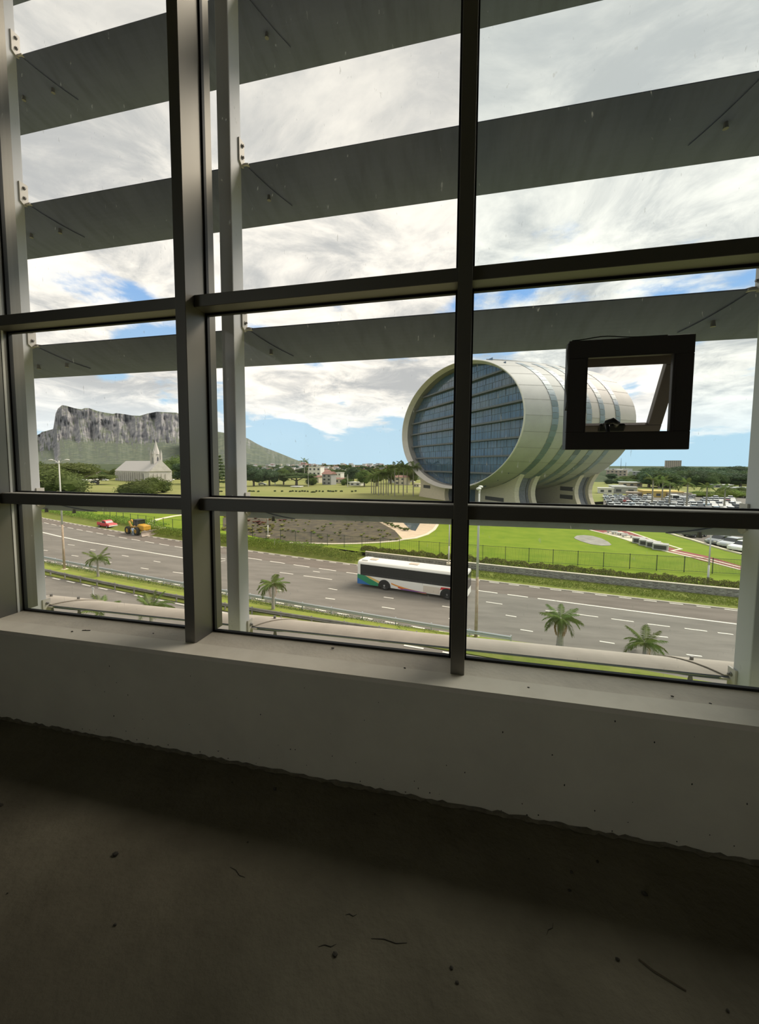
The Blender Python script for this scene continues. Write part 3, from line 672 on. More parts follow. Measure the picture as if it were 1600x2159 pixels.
BA, BB, BL, BZ0 = 36.52, 20.54, 37.7, 14.22
bld = thing('elliptical_building', 'huge beige elliptical barrel building with a glass end raised on stone piers', 'building', (-4.23, 133.0, ZL), 0)
bz = BZ0-ZL
def bp(u, w, z): return tuple(BU*u + BW*w + Vector((0, 0, z)))          # local to the building root
def el(t, k=1.0, w=0.0, z=0.0):
    tp = 1+.03*math.sin(math.pi*min(max(w/BL, 0), 1)) + .03*max(w/BL, 0)
    return bp(BA*k*tp*math.cos(t), w, bz+BB*k*tp*math.sin(t))
NT = 96; TH = [2*math.pi*i/NT for i in range(NT+1)]
ws = [BL*i/10 for i in range(11)]
MB().grid([[el(t, 1, w) for t in TH] for w in ws]).build('shell', 'shell', bld, smooth=True)
MB().grid([[el(t, 1.0, BL) for t in TH], [el(t, .9, BL+.01) for t in TH], [el(t, .001, BL-1) for t in TH]]).build('rear_end', 'shell', bld)
# front ring: a flared rim facing outwards, then a grey lining running back to the glass
KI = .944; GW = 3.9
MB().grid([[el(t, 1.0, 0) for t in TH], [el(t, .997, -.25) for t in TH], [el(t, .99, -.25) for t in TH], [el(t, .95, 1.6) for t in TH]]).build('front_ring', 'ring', bld)
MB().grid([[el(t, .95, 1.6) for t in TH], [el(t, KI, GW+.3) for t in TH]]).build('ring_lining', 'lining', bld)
# panel joints on the shell (bands run lengthwise, ribs run round)
jl = MB()
for i in range(0, NT, 3):
    t = TH[i]; jl.grid([[el(t+d, 1.0012, w) for w in ws] for d in (-.0016, .0016)])
jl.build('shell_joints', 'joint', bld)
# ribbon windows: short panes set round the shell
pane = 0
for wc, wd in ((8.6, 1.9), (14.0, 1.9), (19.3, 1.9), (24.0, 1.8), (30.0, 1.8)):
    for i in range(36):
        t0 = -1.05 + i*(2.62/36); t1 = t0+2.62/36*.93
        if i in (27, 28, 31): continue
        g = MB().grid([[el(t0+(t1-t0)*k/3, 1.0025, wc-wd/2+wd*j) for k in range(4)] for j in (0, 1)])
        g.build('ribbon_pane', 'rglass', bld)
for wc in (8.0, 16.0, 22.0):
    MB().grid([[el(1.28+.11*k/3, 1.003, wc+1.2*j) for k in range(4)] for j in (0, 1)]).build('skylight', 'ring', bld)
MB().tube([el(1.24, 1.012, w) for w in (6, 14, 22, 30, 34)], .22, 6).build('roof_rail', 'fin', bld)
MB().tube([el(1.5, 1.0, 6), tuple(Vector(el(1.5, 1.0, 6))+Vector((0, 0, 3.2)))], .12, 6).build('roof_mast', 'fin', bld)
# glass end: storeys of panes between projecting sunshade fins
gw = GW; floors = [-.99, -.77, -.51, -.26, 0.0, .23, .48, .72, .985]
def halfw(z): return BA*KI*math.sqrt(max(0, 1-z*z))
npane = 0
for fi in range(len(floors)-1):
    z0, z1 = floors[fi], floors[fi+1]; zz0 = bz+BB*KI*z0; zz1 = bz+BB*KI*z1
    for hrow in range(2):
        za = z0+(z1-z0)*hrow/2; zb = z0+(z1-z0)*(hrow+1)/2
        hw = max(halfw(za), halfw(zb)); n = max(4, int(2*hw/4.0))
        if npane > 285: n = max(3, n//2)
        for k in range(n):
            ua, ub = -hw+2*hw*k/n+.07, -hw+2*hw*(k+1)/n-.07
            ys0, ys1 = bz+BB*KI*za+.06, bz+BB*KI*zb-.06
            MB().add([bp(ua, gw, ys0), bp(ub, gw, ys0), bp(ub, gw, ys1), bp(ua, gw, ys1)], [(0, 1, 2, 3)]).build('facade_pane', 'bglass', bld); npane += 1
MB().grid([[el(t, KI, gw+.1) for t in TH], [el(t, .001, gw+.1) for t in TH]]).build('facade_backing', 'fin', bld)
gm = MB()
for i in range(1, 46):                            # fine glazing bars over the panes
    u = -BA*KI+2*BA*KI*i/46; hz_ = BB*KI*math.sqrt(max(0, 1-(u/(BA*KI))**2))*.995
    for du in (-.05,): gm.add([bp(u+du, gw-.02, bz-hz_), bp(u-du, gw-.02, bz-hz_), bp(u-du, gw-.02, bz+hz_), bp(u+du, gw-.02, bz+hz_)], [(0, 1, 2, 3)])
o = gm.build('glazing_bars', 'fin', bld); o['kind'] = 'stuff'
for z0 in floors[1:-1]:
    hw = halfw(z0)*.997; zc = bz+BB*KI*z0
    f = MB(); f.add([bp(a, w, zc+h) for h in (-.26, .26) for w in (2.7, gw) for a in (-hw, hw)], [(0, 2, 3, 1), (4, 5, 7, 6), (0, 1, 5, 4), (2, 6, 7, 3), (0, 4, 6, 2), (1, 3, 7, 5)])
    f.build('sunshade_fin', 'fin', bld)
# stone piers with concave ends, two per side
def belly(u): return bz-BB*math.sqrt(max(0, 1-(u/BA)**2))+.25
def pier(u0, u1, w0, w1, flip, vents):
    # front outline in (u, z): inner edge at u0, concave outer edge near u1
    s = 1 if u1 > u0 else -1
    top = [(u0+(u1-u0)*i/10, belly(u0+(u1-u0)*i/10)) for i in range(11)]
    zt = belly(u1); oute = [(u1 - s*(4.2*math.sin(math.pi*.80*k/10))*1.0, zt*(1-k/10)-.3*(k == 10)) for k in range(11)]
    inn = [(u0 + s*.9*math.sin(math.pi*k/6), -.3+(belly(u0)+.3)*k/6) for k in range(6)]
    poly = top + oute[1:] + inn
    for nm, wa, wb, mt in (('pier_wall', w0, w0+1.6, 'bstone'), ('pier_wall', w1-1.6, w1, 'bstone')):
        MB().prism(poly, lambda a, b, d: bp(a, d, b), wa, wb).build(nm, mt, bld)
    po = [(a, b) for a, b in top] + [(a-s*1.2, b) for a, b in oute[1:]] + inn
    MB().prism(po, lambda a, b, d: bp(a, d, b), w0+1.6, w1-1.6).build('pier_recess', 'recess', bld)
    for k in range(2):
        wc = w0+(w1-w0)*(k+1)/3
        MB().tube([bp(a-s*1.15, wc, b) for a, b in oute], .12, 4).build('recess_groove', 'dark', bld)
    for (ua, ub, za, zb) in vents:
        MB().add([bp(a, w0-.03, z) for a, z in ((ua, za), (ub, za), (ub, zb), (ua, zb))], [(0, 1, 2, 3)]).build('pier_vent', 'dark', bld)
pier(3.3, 28.2, 8.0, 15.6, 1, [(10.5, 19.5, 1.5, 2.7)])
pier(3.3, 28.2, 31.0, 38.4, 1, [(18.5, 23.5, 2.0, 3.3), (18.5, 23.5, 4.6, 5.9)])
pier(-4.2, -27.5, 2.2, 10.0, -1, [(-21, -15.5, 3.6, 4.8)])
pier(-4.2, -27.5, 28.0, 36.0, -1, [])
MB().add([bp(u, w, z) for w in (6.0, 30) for z in (0, belly(0)+1) for u in (-5, 5)], [(0, 1, 3, 2), (4, 6, 7, 5), (0, 4, 5, 1), (2, 3, 7, 6), (0, 2, 6, 4), (1, 5, 7, 3)]).build('lobby_glass', 'bglass', bld)

# ------------------------------------------------------------------ things laid out on the lawn
M['paving'] = mk('terrace_paving', (.62, .49, .34), .85, c2=(.54, .43, .30), scale=.8, detail=6)
M['cream'] = mk('cream_concrete', (.74, .66, .50), .85, c2=(.66, .59, .46), scale=.6)
M['redpath'] = mk('red_path', (.22, .045, .04), .85, c2=(.28, .07, .06), scale=.7)
M['water'] = mk('pool_water', (.10, .13, .15), .05, spec=1.0)
M['greyc'] = mk('weathered_concrete', (.36, .335, .29), .9, c2=(.25, .235, .20), scale=.7)
def slab(pts, h, name, mat, z=ZL, parent=lawn):
    P = [gp(a, b, z+h) for a, b in pts]; n = len(P)
    if sum(P[i].x*P[(i+1) % n].y-P[(i+1) % n].x*P[i].y for i in range(n)) < 0: P = P[::-1]
    return MB().prism([(p.x, p.y) for p in P], XYZ, z-.1, z+h).build(name, mat, parent)
def path(pts, w, h, name, mat, z=ZL):
    P = [gp(a, b, z+h) for a, b in pts]; rows = [[], [], [], []]
    for i, p in enumerate(P):
        d = (P[min(i+1, len(P)-1)]-P[max(i-1, 0)]); n = Vector((-d.y, d.x, 0)).normalized()*w/2
        for k, q in enumerate((p-n-Vector((0, 0, h+.05)), p-n, p+n, p+n-Vector((0, 0, h+.05)))): rows[k].append(tuple(q))
    return MB().grid(rows).build(name, mat, lawn)
bed = slab([(470, 1092), (520, 1083), (600, 1082), (700, 1085), (790, 1096), (812, 1104), (832, 1117), (845, 1136), (820, 1141), (770, 1144), (700, 1145), (650, 1147), (590, 1142), (525, 1128), (470, 1118)], .05, 'planting_bed', 'soil')
slab([(782, 1090), (800, 1101), (832, 1118), (849, 1137), (875, 1134), (900, 1126), (915, 1116), (922, 1106), (915, 1098), (880, 1088)], .06, 'terrace', 'paving')
slab([(846, 1098), (888, 1099), (876, 1119), (866, 1117)], .10, 'pool', 'water')
path([(849, 1137), (835, 1140), (800, 1143), (750, 1145.5), (700, 1146), (655, 1145), (610, 1143)], .7, .08, 'bed_kerb', 'cream')
path([(849, 1137), (875, 1134), (900, 1126), (915, 1116), (922, 1106), (915, 1098)], .6, .09, 'terrace_kerb', 'cream')
path([(470, 1076), (400, 1083), (365, 1088), (335, 1094), (320, 1099), (318, 1104), (330, 1110), (345, 1114)], 1.3, .05, 'curved_path', 'cream')
slab([(1210, 1133), (1216, 1129), (1232, 1128), (1250, 1130), (1268, 1135), (1282, 1142), (1289, 1148), (1284, 1150), (1268, 1150), (1245, 1147), (1225, 1141), (1213, 1136)], .05, 'oval_slab', 'greyc')
slab([(1240, 1117), (1262, 1112), (1320, 1118), (1400, 1150), (1440, 1162), (1490, 1172), (1562, 1193), (1562, 1200), (1480, 1182), (1420, 1165), (1380, 1152), (1330, 1138)], .04, 'red_walk', 'redpath')
path([(1290, 1112), (1330, 1122), (1390, 1143), (1436, 1157), (1416, 1161), (1480, 1175), (1562, 1196)], .45, .07, 'walk_kerb', 'cream')
path([(1240, 1116), (1300, 1131), (1360, 1150), (1412, 1164), (1470, 1177), (1562, 1201)], .45, .07, 'walk_kerb', 'cream')
slab([(1272, 1122), (1310, 1121), (1345, 1135), (1330, 1142)], .05, 'pale_paving', 'cream')
M['memo'] = mk('memorial_stone', (.47, .45, .42), .7, c2=(.40, .385, .36), scale=1)
for k, (px, py, w) in enumerate(((1347, 1145, 1.7), (1361, 1150, 1.7), (1377, 1154, 1.8), (1392, 1159, 1.9))):
    P = gp(px, py, ZL); o = thing('stone_block', ['pale stone block of the lawn walk, farthest of the four', 'pale stone block of the lawn walk, second farthest of the four', 'pale stone block of the lawn walk, third farthest of the four', 'pale stone block with a dark face, nearest of the four on the lawn walk'][k], 'stone block', P, -.5, 'stone blocks by the red walk')
    bevel(MB().box(-w/2, w/2, -.75, .75, 0, .95).build('block', 'memo', o), .04)
    MB().box(-w/2+.2, w/2-.2, -.78, -.74, .2, .75).build('dark_plaque', 'dark', o)
for k, (px, py) in enumerate(((1290, 1124), (1300, 1127), (1311, 1129), (1322, 1133))):
    P = gp(px, py, ZL+.05); o = thing('stone_bench', 'low grey stone bench on the pale paving by the red walk', 'bench', P, -.5, 'stone benches by the red walk')
    bevel(MB().box(-.9, .9, -.3, .3, .32, .45).build('seat', 'memo', o), .02)
    for s in (-.6, .6): MB().box(s-.12, s+.12, -.25, .25, 0, .32).build('leg', 'memo', o)
# tufts in the planting bed and rocks on the terrace
M['tuft_y'] = leafmat('tuft_yellow', (.24, .24, .07), (.33, .31, .12)); M['tuft_r'] = leafmat('tuft_red', (.16, .06, .045), (.22, .10, .06))
tuft_me = {}
for mt in ('tuft_y', 'leaf_weed', 'tuft_r', 'leaf_olive'):
    b = MB(); rnd = random.Random(3)
    for k in range(60):
        a = rnd.uniform(0, 6.28); l = rnd.uniform(.5, 1); e = Vector((math.cos(a)*l*.8, math.sin(a)*l*.8, l*rnd.uniform(.35, .9))); n = Vector((-math.sin(a), math.cos(a), 0))*.09
        b.add([-n*.5, e*.55+n+Vector((0, 0, .1)), e, e*.55-n+Vector((0, 0, .1))], [(0, 1, 2, 3)])
    tuft_me[mt] = b.mesh('tuft', mt)
rnd = random.Random(17)
for k in range(110):
    x = rnd.uniform(535, 838); y = rnd.uniform(1090, 1141)
    if y < 1092+max(0, x-780)*.8 or (x > 800 and y < 1100): continue
    mt = rnd.choice(['tuft_y', 'tuft_y', 'leaf_weed', 'leaf_olive']); o = link('bed_tuft', tuft_me[mt], None, gp(x, y, ZL+.05)); s = rnd.uniform(.28, .6); o.scale = (s, s, s)
    tag(o, {'tuft_y': 'small yellowish tuft growing in the dark planting bed', 'leaf_weed': 'small bright green tuft growing in the dark planting bed', 'leaf_olive': 'small olive green tuft growing in the dark planting bed'}[mt], 'plant', 'tufts in the planting bed, '+mt.split('_')[1])
for k in range(60):
    x = rnd.uniform(470, 600); y = rnd.uniform(1086, 1125)
    o = link('red_groundcover', tuft_me['tuft_r'] if y < 1108 else tuft_me['tuft_y'], None, gp(x, y, ZL+.05)); s = rnd.uniform(.6, 1.1); o.scale = (s, s, s*.7); o.rotation_euler.z = k
    if y < 1108: tag(o, 'reddish groundcover plant at the left of the planting bed', 'plant', 'red groundcover')
    else: o.name = 'yellow_groundcover'; tag(o, 'yellow groundcover plant in front of the red planting', 'plant', 'yellow groundcover')
for k in range(14):
    x = 800+k*4.6+rnd.uniform(-2, 2); y = 1100+k*1.55+rnd.uniform(-2, 2)
    o = link('terrace_plant', tuft_me['leaf_olive'], None, gp(x, y, ZL+.1)); s = rnd.uniform(.5, .8); o.scale = (s, s, s); tag(o, 'small potted plant in the row beside the pool', 'plant', 'plants beside the pool')

# ------------------------------------------------------------------ street lamps
M['lamppaint'] = mk('lamp_grey', (.56, .55, .50), .6); M['rust'] = mk('lamp_rusty', (.36, .25, .17), .8, c2=(.46, .38, .28), scale=3)
def lamp(base, top, label, arms, rusty=True, r=.11, head=True):
    H = top-base[2]; o = thing('street_lamp', label, 'street lamp', base)
    MB().tube([(0, 0, 0), (0, 0, H*.42)], [r*1.25, r], 10).build('lower_pole', 'rust' if rusty else 'lamppaint', o, smooth=True)
    MB().tube([(0, 0, H*.42), (0, 0, H)], [r*.95, r*.6], 10).build('upper_pole', 'lamppaint', o, smooth=True)
    MB().box(-.28, .28, -.28, .28, -.05, .16).build('foot', 'cream', o)
    if head:
        for ax, ay in arms:
            v = Vector((ax, ay, 0)); l = v.length; d = v/l
            MB().tube([(0, 0, H-.35), tuple(d*l*.5+Vector((0, 0, H-.02))), tuple(d*l*.75+Vector((0, 0, H+.03)))], [.05, .045, .04], 6).build('arm', 'lamppaint', o)
            hd = MB().ico((0, 0, 0), 1, 2, (.46, .19, .12)); h = hd.build('lamp_head', 'lamppaint', o, tuple(d*(l*.75+.4)+Vector((0, 0, H+.06))), math.atan2(d.y, d.x), True)
    return o
lamp(gp(136, 1202, GZ+.1), 1.95, 'tall twin-arm street lamp with a rusty lower pole on the median', ((-1.5, .2), (1.5, -.2)))
lamp(gp(1003, 1347, GZ+.05), -.15, 'tall street lamp just right of the centre mullion', ((-.1, -1.2), (.15, 1.2)))
lamp(gp(565, 1131, ZL), -6.2, 'slim grey lamp pole beside the planting bed', ((.6, -.2),), False, .09)
lamp(gp(946, 1189, ZL), -5.4, 'slim grey lamp pole behind the bus front', ((.6, -.2),), False, .09)
lamp(gp(1491, 1243, GZ+.35), -5.2, 'slim grey lamp pole by the stone wall at right', ((.6, -.2),), False, .09)
P = gp(197, 1262, GZ); o = thing('marker_post', 'short pale marker post beside the slip road', 'post', P); MB().tube([(0, 0, 0), (0, 0, 1.0)], .05, 8).build('stake', 'lamppaint', o); MB().box(-.12, .12, -.02, .02, .95, 1.15).build('plate', 'lamppaint', o)

# ------------------------------------------------------------------ vehicles
M['tyre'] = mk('tyre', (.025, .024, .022), .85); M['hub'] = mk('wheel_hub', (.45, .45, .44), .45, metal=.3); M['hubdark'] = mk('dirty_hub', (.16, .155, .15), .6)
M['vglass'] = mk('vehicle_glass', (.018, .022, .026), .12, spec=.7)
M['vwhite'] = mk('white_paint', (.82, .79, .72), .35); M['vred'] = mk('red_paint', (.56, .035, .04), .35); M['vyellow'] = mk('yellow_paint', (.62, .34, .03), .5, c2=(.50, .27, .03), scale=3)
M['vgreen'] = mk('green_livery', (.03, .25, .12), .4); M['vblue'] = mk('blue_livery', (.035, .16, .42), .4); M['vorange'] = mk('orange_livery', (.75, .30, .05), .4); M['vpurple'] = mk('purple_livery', (.22, .10, .30), .4)
M['vgold'] = mk('gold_livery', (.70, .48, .16), .4); M['vgrey'] = mk('grey_trim', (.25, .25, .25), .6)
def wheel(par, x, y, r, w, hub='hub', name='wheel', y_out=-1):
    o = link(name, None, par, (x, y, r))
    b = MB(); n = 20
    pr_ = [(.55, -w/2), (.93, -w/2), (1.0, -w/2*.7), (1.0, w/2*.7), (.93, w/2), (.55, w/2)]
    b.add([(r*k*math.cos(2*math.pi*i/n), yy, r*k*math.sin(2*math.pi*i/n)) for k, yy in pr_ for i in range(n)], [(j*n+i, j*n+(i+1) % n, (j+1)*n+(i+1) % n, (j+1)*n+i) for j in range(5) for i in range(n)])
    b.build('tyre', 'tyre', o)
    h = MB(); h.tube([(0, -w/2*.75, 0), (0, w/2*.75, 0)], r*.58, 16); h.tube([(0, -w/2*1.02, 0), (0, w/2*1.02, 0)], r*.2, 10); h.build('hub', hub, o)
    return o
# bus: +x forward, near side faces -y
bus = thing('bus', 'white city bus with dark windows and rainbow swoosh livery driving right', 'bus', (-4.75, 40.65, GZ), math.atan2(-2.5, 11.7))
HL, HWd = 6.0, 1.25
b = MB(); sec = [(-HWd, .32), (-HWd, 1.35), (-HWd+.02, 2.62), (-HWd+.14, 2.82), (-HWd+.4, 2.9), (HWd-.4, 2.9), (HWd-.14, 2.82), (HWd-.02, 2.62), (HWd, 1.35), (HWd, .32)]
b.prism(sec, YZX, -HL, HL); bevel(b.build('body', 'vwhite', bus), .05, 2)
for k in range(7):
    x0 = -HL+.42+k*1.62; x1 = min(x0+1.56, HL-.15)
    for s in (-1, 1):
        MB().add([(x0, s*(HWd+.012), 1.36), (x1, s*(HWd+.012), 1.36), (x1, s*(HWd-.004), 2.52), (x0, s*(HWd-.004), 2.52), (x0, s*(HWd-.1), 1.36), (x1, s*(HWd-.1), 1.36), (x1, s*(HWd-.1), 2.52), (x0, s*(HWd-.1), 2.52)], [(0, 1, 2, 3) if s < 0 else (3, 2, 1, 0), (4, 7, 6, 5), (0, 4, 5, 1), (1, 5, 6, 2), (2, 6, 7, 3), (3, 7, 4, 0)]).build('side_window', 'vglass', bus)
MB().box(-HL+.36, HL-.1, -HWd-.009, -HWd+.01, 1.33, 2.55).build('window_surround', 'black', bus)
MB().box(HL-.02, HL+.03, -1.12, 1.12, 1.1, 2.6).build('windscreen', 'vglass', bus); MB().box(-HL-.025, -HL+.02, -1.05, 1.05, 1.7, 2.5).build('rear_window', 'vglass', bus)
def livery(poly, mat, name, off=.014):
    MB().prism(poly, XZY, -HWd-off, -HWd-off+.012).build(name, mat, bus)
livery([(-6.0, .34), (-3.55, .34), (-3.15, .52), (-3.62, .72), (-4.6, 1.10), (-4.95, 1.3), (-6.0, 1.42)], 'vgreen', 'green_swoosh')
livery([(-6.01, .34), (-4.4, .34), (-4.9, .55), (-6.01, 1.0)], 'vblue', 'blue_swoosh', .02)
livery([(-4.95, 1.3), (-4.55, 1.3), (-3.2, .86), (-3.3, .62), (-3.6, .74), (-4.6, 1.12)], 'vgold', 'gold_swoosh', .018)
MB().box(-6.02, -5.97, -1.2, 1.2, .36, 1.4).build('blue_tail_panel', 'vblue', bus)
n_ = 10; cu = [(-1.95+3.9*i/n_, .92-.5*math.sin(math.pi/2*i/n_)**.8) for i in range(n_+1)]
livery(cu + [(x, z-.14) for x, z in cu[::-1]], 'vorange', 'orange_swoosh', .018)
livery([(x, z-.12) for x, z in cu[2:]] + [(x, max(.33, z-.26)) for x, z in cu[2:][::-1]], 'vred', 'red_swoosh', .016)
livery([(-1.0, .33), (1.95, .33), (1.95, .40), (-.4, .5)], 'vpurple', 'purple_swoosh', .022)
livery([(3.35, .9), (3.5, 1.2), (5.1, 1.2), (4.9, .95), (4.4, 1.02), (3.9, 1.02)], 'vred', 'red_arch', .018)
livery([(4.85, .92), (5.1, 1.2), (6.0, 1.24), (6.0, .98)], 'vgreen', 'green_nose', .018)
livery([(4.75, .34), (4.95, .8), (5.1, .98), (6.0, 1.04), (6.0, .34)], 'vblue', 'blue_nose', .016)
MB().box(1.6, 3.35, -HWd-.014, -HWd, .42, 1.12).build('side_panel', mk('cream_panel', (.66, .58, .48), .5), bus)
for x in (-2.75, 4.1):
    MB().prism([(x+.72*math.cos(math.pi*k/12), .42+.72*math.sin(math.pi*k/12)) for k in range(13)] + [(x-.72, .3), (x+.72, .3)], XZY, -HWd-.026, -HWd+.1).build('wheel_arch', 'black', bus)
    for y in (-1.12, 1.12): wheel(bus, x, y, .5, .36 if y < 0 else .3, 'hub' if x < 0 else 'hubdark')
for x in (-4.6, .2, 4.7): MB().box(x-.5, x+.5, -.35, .35, 2.88, 2.96).build('roof_hatch', mk('hatch_tan', (.55, .47, .38), .7), bus)
MB().box(-5.6, -4.9, -.9, .6, 2.88, 3.0).build('roof_vent', 'vwhite', bus)

# red pickup: +x forward
pk_ = thing('pickup_truck', 'red single-cab pickup parked on the shoulder behind the yellow loader', 'pickup', gp(226, 1112.0, GZ), math.atan2(-1.35, 4.6))
b = MB(); b.prism([(-2.35, .42), (2.35, .42), (2.4, .75), (2.25, .95), (1.0, 1.02), (-2.35, 1.0)], XZY, -.85, .85); bevel(b.build('body', 'vred', pk_), .05)
b = MB(); b.prism([(-.6, 1.0), (1.15, 1.0), (.55, 1.52), (.35, 1.58), (-.45, 1.58), (-.58, 1.5)], XZY, -.76, .76); bevel(b.build('cab', 'vred', pk_), .05)
b = MB(); b.prism([(-.42, 1.06), (.95, 1.06), (.5, 1.46), (-.42, 1.48)], XZY, -.775, .775); b.build('side_windows', 'vglass', pk_)
MB().add([(1.12, -.68, 1.06), (1.12, .68, 1.06), (.62, .62, 1.5), (.62, -.62, 1.5)], [(0, 1, 2, 3)]).build('windscreen', mk('pale_screen', (.45, .45, .42), .2, spec=.8), pk_)
b = MB(); b.box(-2.25, -.7, -.7, .7, .9, 1.01); b.build('load_bed', 'vgrey', pk_)
for y in (-.82, .78): MB().box(-2.35, -.65, y, y+.06, .95, 1.14).build('bed_side', 'vred', pk_)
MB().box(2.3, 2.48, -.85, .85, .45, .68).build('bumper', 'vwhite', pk_); MB().box(2.3, 2.46, -.84, .84, .28, .44).build('lower_bumper', 'black', pk_)
for x in (-1.45, 1.55):
    for y in (-.78, .78): wheel(pk_, x, y, .33, .2)
# yellow loader: +x forward, cab over the rear half, blade in front
ld = thing('wheel_loader', 'yellow wheeled loader with a black cab and a wide front blade', 'loader', gp(291, 1125.5, GZ), math.atan2(-1.5, 5.2))
b = MB(); b.prism([(-1.6, .75), (2.9, .75), (3.0, 1.2), (2.85, 1.85), (1.1, 2.05), (.6, 1.55), (-1.6, 1.45)], XZY, -.55, .55); bevel(b.build('chassis', 'vyellow', ld), .05)
b = MB(); b.prism([(1.0, 1.1), (3.05, 1.0), (3.05, 1.8), (1.1, 2.0)], XZY, -.72, .72); bevel(b.build('engine_hood', 'vyellow', ld), .06)
b = MB(); b.box(-.25, 1.25, -.62, .62, 1.7, 2.75); bevel(b.build('cab', 'vglass', ld), .04)
b = MB()
for x in (-.25, .5, 1.25):
    for y in (-.63, .63): b.box(x-.05, x+.05, y-.05, y+.05, 1.6, 2.8)
b.build('cab_frame', 'black', ld); bevel(MB().box(-.35, 1.35, -.72, .72, 2.75, 2.85).build('cab_roof', 'black', ld), .03)
b = MB(); b.tube([(-1.5, -.2, 1.1), (-2.6, -.2, 2.35), (-1.7, -.2, 2.6), (-.4, -.2, 1.85)], [.2, .2, .2, .14], 6); b.build('rear_boom', 'vyellow', ld)
b = MB(); b.tube([(-2.3, .15, 2.3), (-1.2, .15, 2.2), (-.5, .15, 1.7)], [.1, .12, .1], 6); b.build('hydraulic_arm', 'vgrey', ld)
for x, r in ((-1.55, .75), (1.25, .78)):
    for y in (-1.0, 1.0): wheel(ld, x, y, r, .5, 'vyellow')
b = MB(); b.box(-.9, .5, -.95, -.6, .55, 1.0); b.build('side_tank', 'vyellow', ld)
for y in (-.5, .5): MB().tube([(2.3, y, 1.1), (3.4, y, .8), (4.0, y, .5)], [.11, .11, .09], 6).build('lift_arm', 'vgrey', ld)
b = MB(); prf = [(4.15, .05), (4.35, .1), (4.18, .35), (4.12, .65), (4.2, .95), (4.3, 1.05), (4.22, 1.08), (4.05, .95), (3.98, .65), (4.03, .3)]
b.prism(prf, XZY, -1.75, 1.75); b.build('front_blade', mk('worn_steel', (.45, .38, .32), .6, c2=(.36, .28, .22), scale=2), ld)
# person in a pale shirt beside the loader
def person(P, rz):
    V = [(0, 0, .95), (0, 0, 1.15), (0, 0, 1.38), (0, .01, 1.50), (.02, .02, 1.62), (-.10, 0, .90), (-.12, .03, .50), (-.12, 0, .08), (-.12, .12, .03), (.10, 0, .90), (.13, .02, .50), (.14, -.04, .08), (.14, .08, .03),
         (-.19, 0, 1.40), (-.26, .02, 1.14), (-.22, .18, .98), (-.20, .25, .96), (.19, 0, 1.40), (.27, .06, 1.16), (.24, .26, 1.10), (.22, .33, 1.12)]
    Ed = [(0, 1), (1, 2), (2, 3), (3, 4), (0, 5), (5, 6), (6, 7), (7, 8), (0, 9), (9, 10), (10, 11), (11, 12), (2, 13), (13, 14), (14, 15), (15, 16), (2, 17), (17, 18), (18, 19), (19, 20)]
    rad = [.15, .14, .15, .06, .10, .10, .075, .05, .045, .10, .075, .05, .045, .075, .05, .04, .035, .075, .05, .04, .035]
    me = bpy.data.meshes.new('body'); me.from_pydata(V, Ed, []); o = bpy.data.objects.new('tmp', me); COL.objects.link(o)
    sk = o.modifiers.new('s', 'SKIN'); 
    for i, r in enumerate(rad): me.skin_vertices[0].data[i].radius = (r, r*.85)
    me.skin_vertices[0].data[0].use_root = True
    sb = o.modifiers.new('b', 'SUBSURF'); sb.levels = 2; sb.render_levels = 2
    dg = bpy.context.evaluated_depsgraph_get(); em = bpy.data.meshes.new_from_object(o.evaluated_get(dg)); bpy.data.objects.remove(o)
    em.materials.clear()
    for m in (mk('skin', (.16, .085, .05), .6), mk('pale_shirt', (.52, .60, .68), .8), mk('grey_blue_trousers', (.22, .28, .36), .8), mk('shoes', (.03, .03, .03), .7)): em.materials.append(m)
    for p in em.polygons:
        c = p.center; i = 0
        if c.z < .07: i = 3
        elif c.z < .96 and abs(c.x) < .19 and c.y < .14: i = 2
        elif c.z < 1.47 and c.y < .2: i = 1
        p.material_index = i; p.use_smooth = True
    root = thing('person', 'person in a pale shirt and grey-blue trousers standing at the side of the loader', 'person', P, rz)
    link('body', em, root)
    MB().ico((.02, .0, 1.665), .108, 2, (1, 1.05, .85)).build('hair', mk('dark_hair', (.02, .016, .012), .7), root, smooth=True)
    f = MB()
    for s in (-.035, .035): f.ico((.02+s, .115, 1.63), .012, 1)
    f.build('eyes', 'black', root)
person(gp(280, 1129.8, GZ), .25)
# cars
def car_mesh(name, paint):
    b = MB(); b.cur = 0
    b.prism([(-2.1, .3), (2.1, .3), (2.15, .6), (2.0, .82), (1.0, .92), (-1.7, .95), (-2.12, .85), (-2.15, .55)], XZY, -.86, .86)
    b.prism([(-1.55, 1.38), (-.9, 1.47), (.15, 1.45), (.2, 1.40), (-1.5, 1.34)], XZY, -.62, .62)
    b.cur = 1; b.prism([(-1.95, .92), (1.05, .92), (.22, 1.42), (-1.48, 1.38)], XZY, -.70, .70)
    b.cur = 2
    for x in (-1.3, 1.3):
        for y in (-.88, .70): b.tube([(x, y, .31), (x, y+.18, .31)], .31, 12)
    return b.mesh(name, [paint, M['vglass'], M['tyre']])
CARP = {n: mk('paint_'+n, c, .3, spec=.6) for n, c in (('white', (.78, .78, .76)), ('silver', (.48, .50, .52)), ('grey', (.20, .21, .22)), ('dark', (.04, .045, .055)), ('red', (.35, .03, .03)), ('pale blue', (.36, .46, .54)))}
CARM = {n: car_mesh('car', m) for n, m in CARP.items()}
rnd = random.Random(31)
park = struct(MB().prism([tuple(gp(a, b, ZL+.02))[:2] for a, b in ((1272, 1086), (1272, 1044), (1420, 1044), (1575, 1048), (1600, 1086))], XYZ, ZL-.02, ZL+.03).build('car_park', 'asphalt'), 'car park beyond the elliptical building')
rowsy = [1049.5, 1054, 1058.5, 1063.5, 1069, 1075]
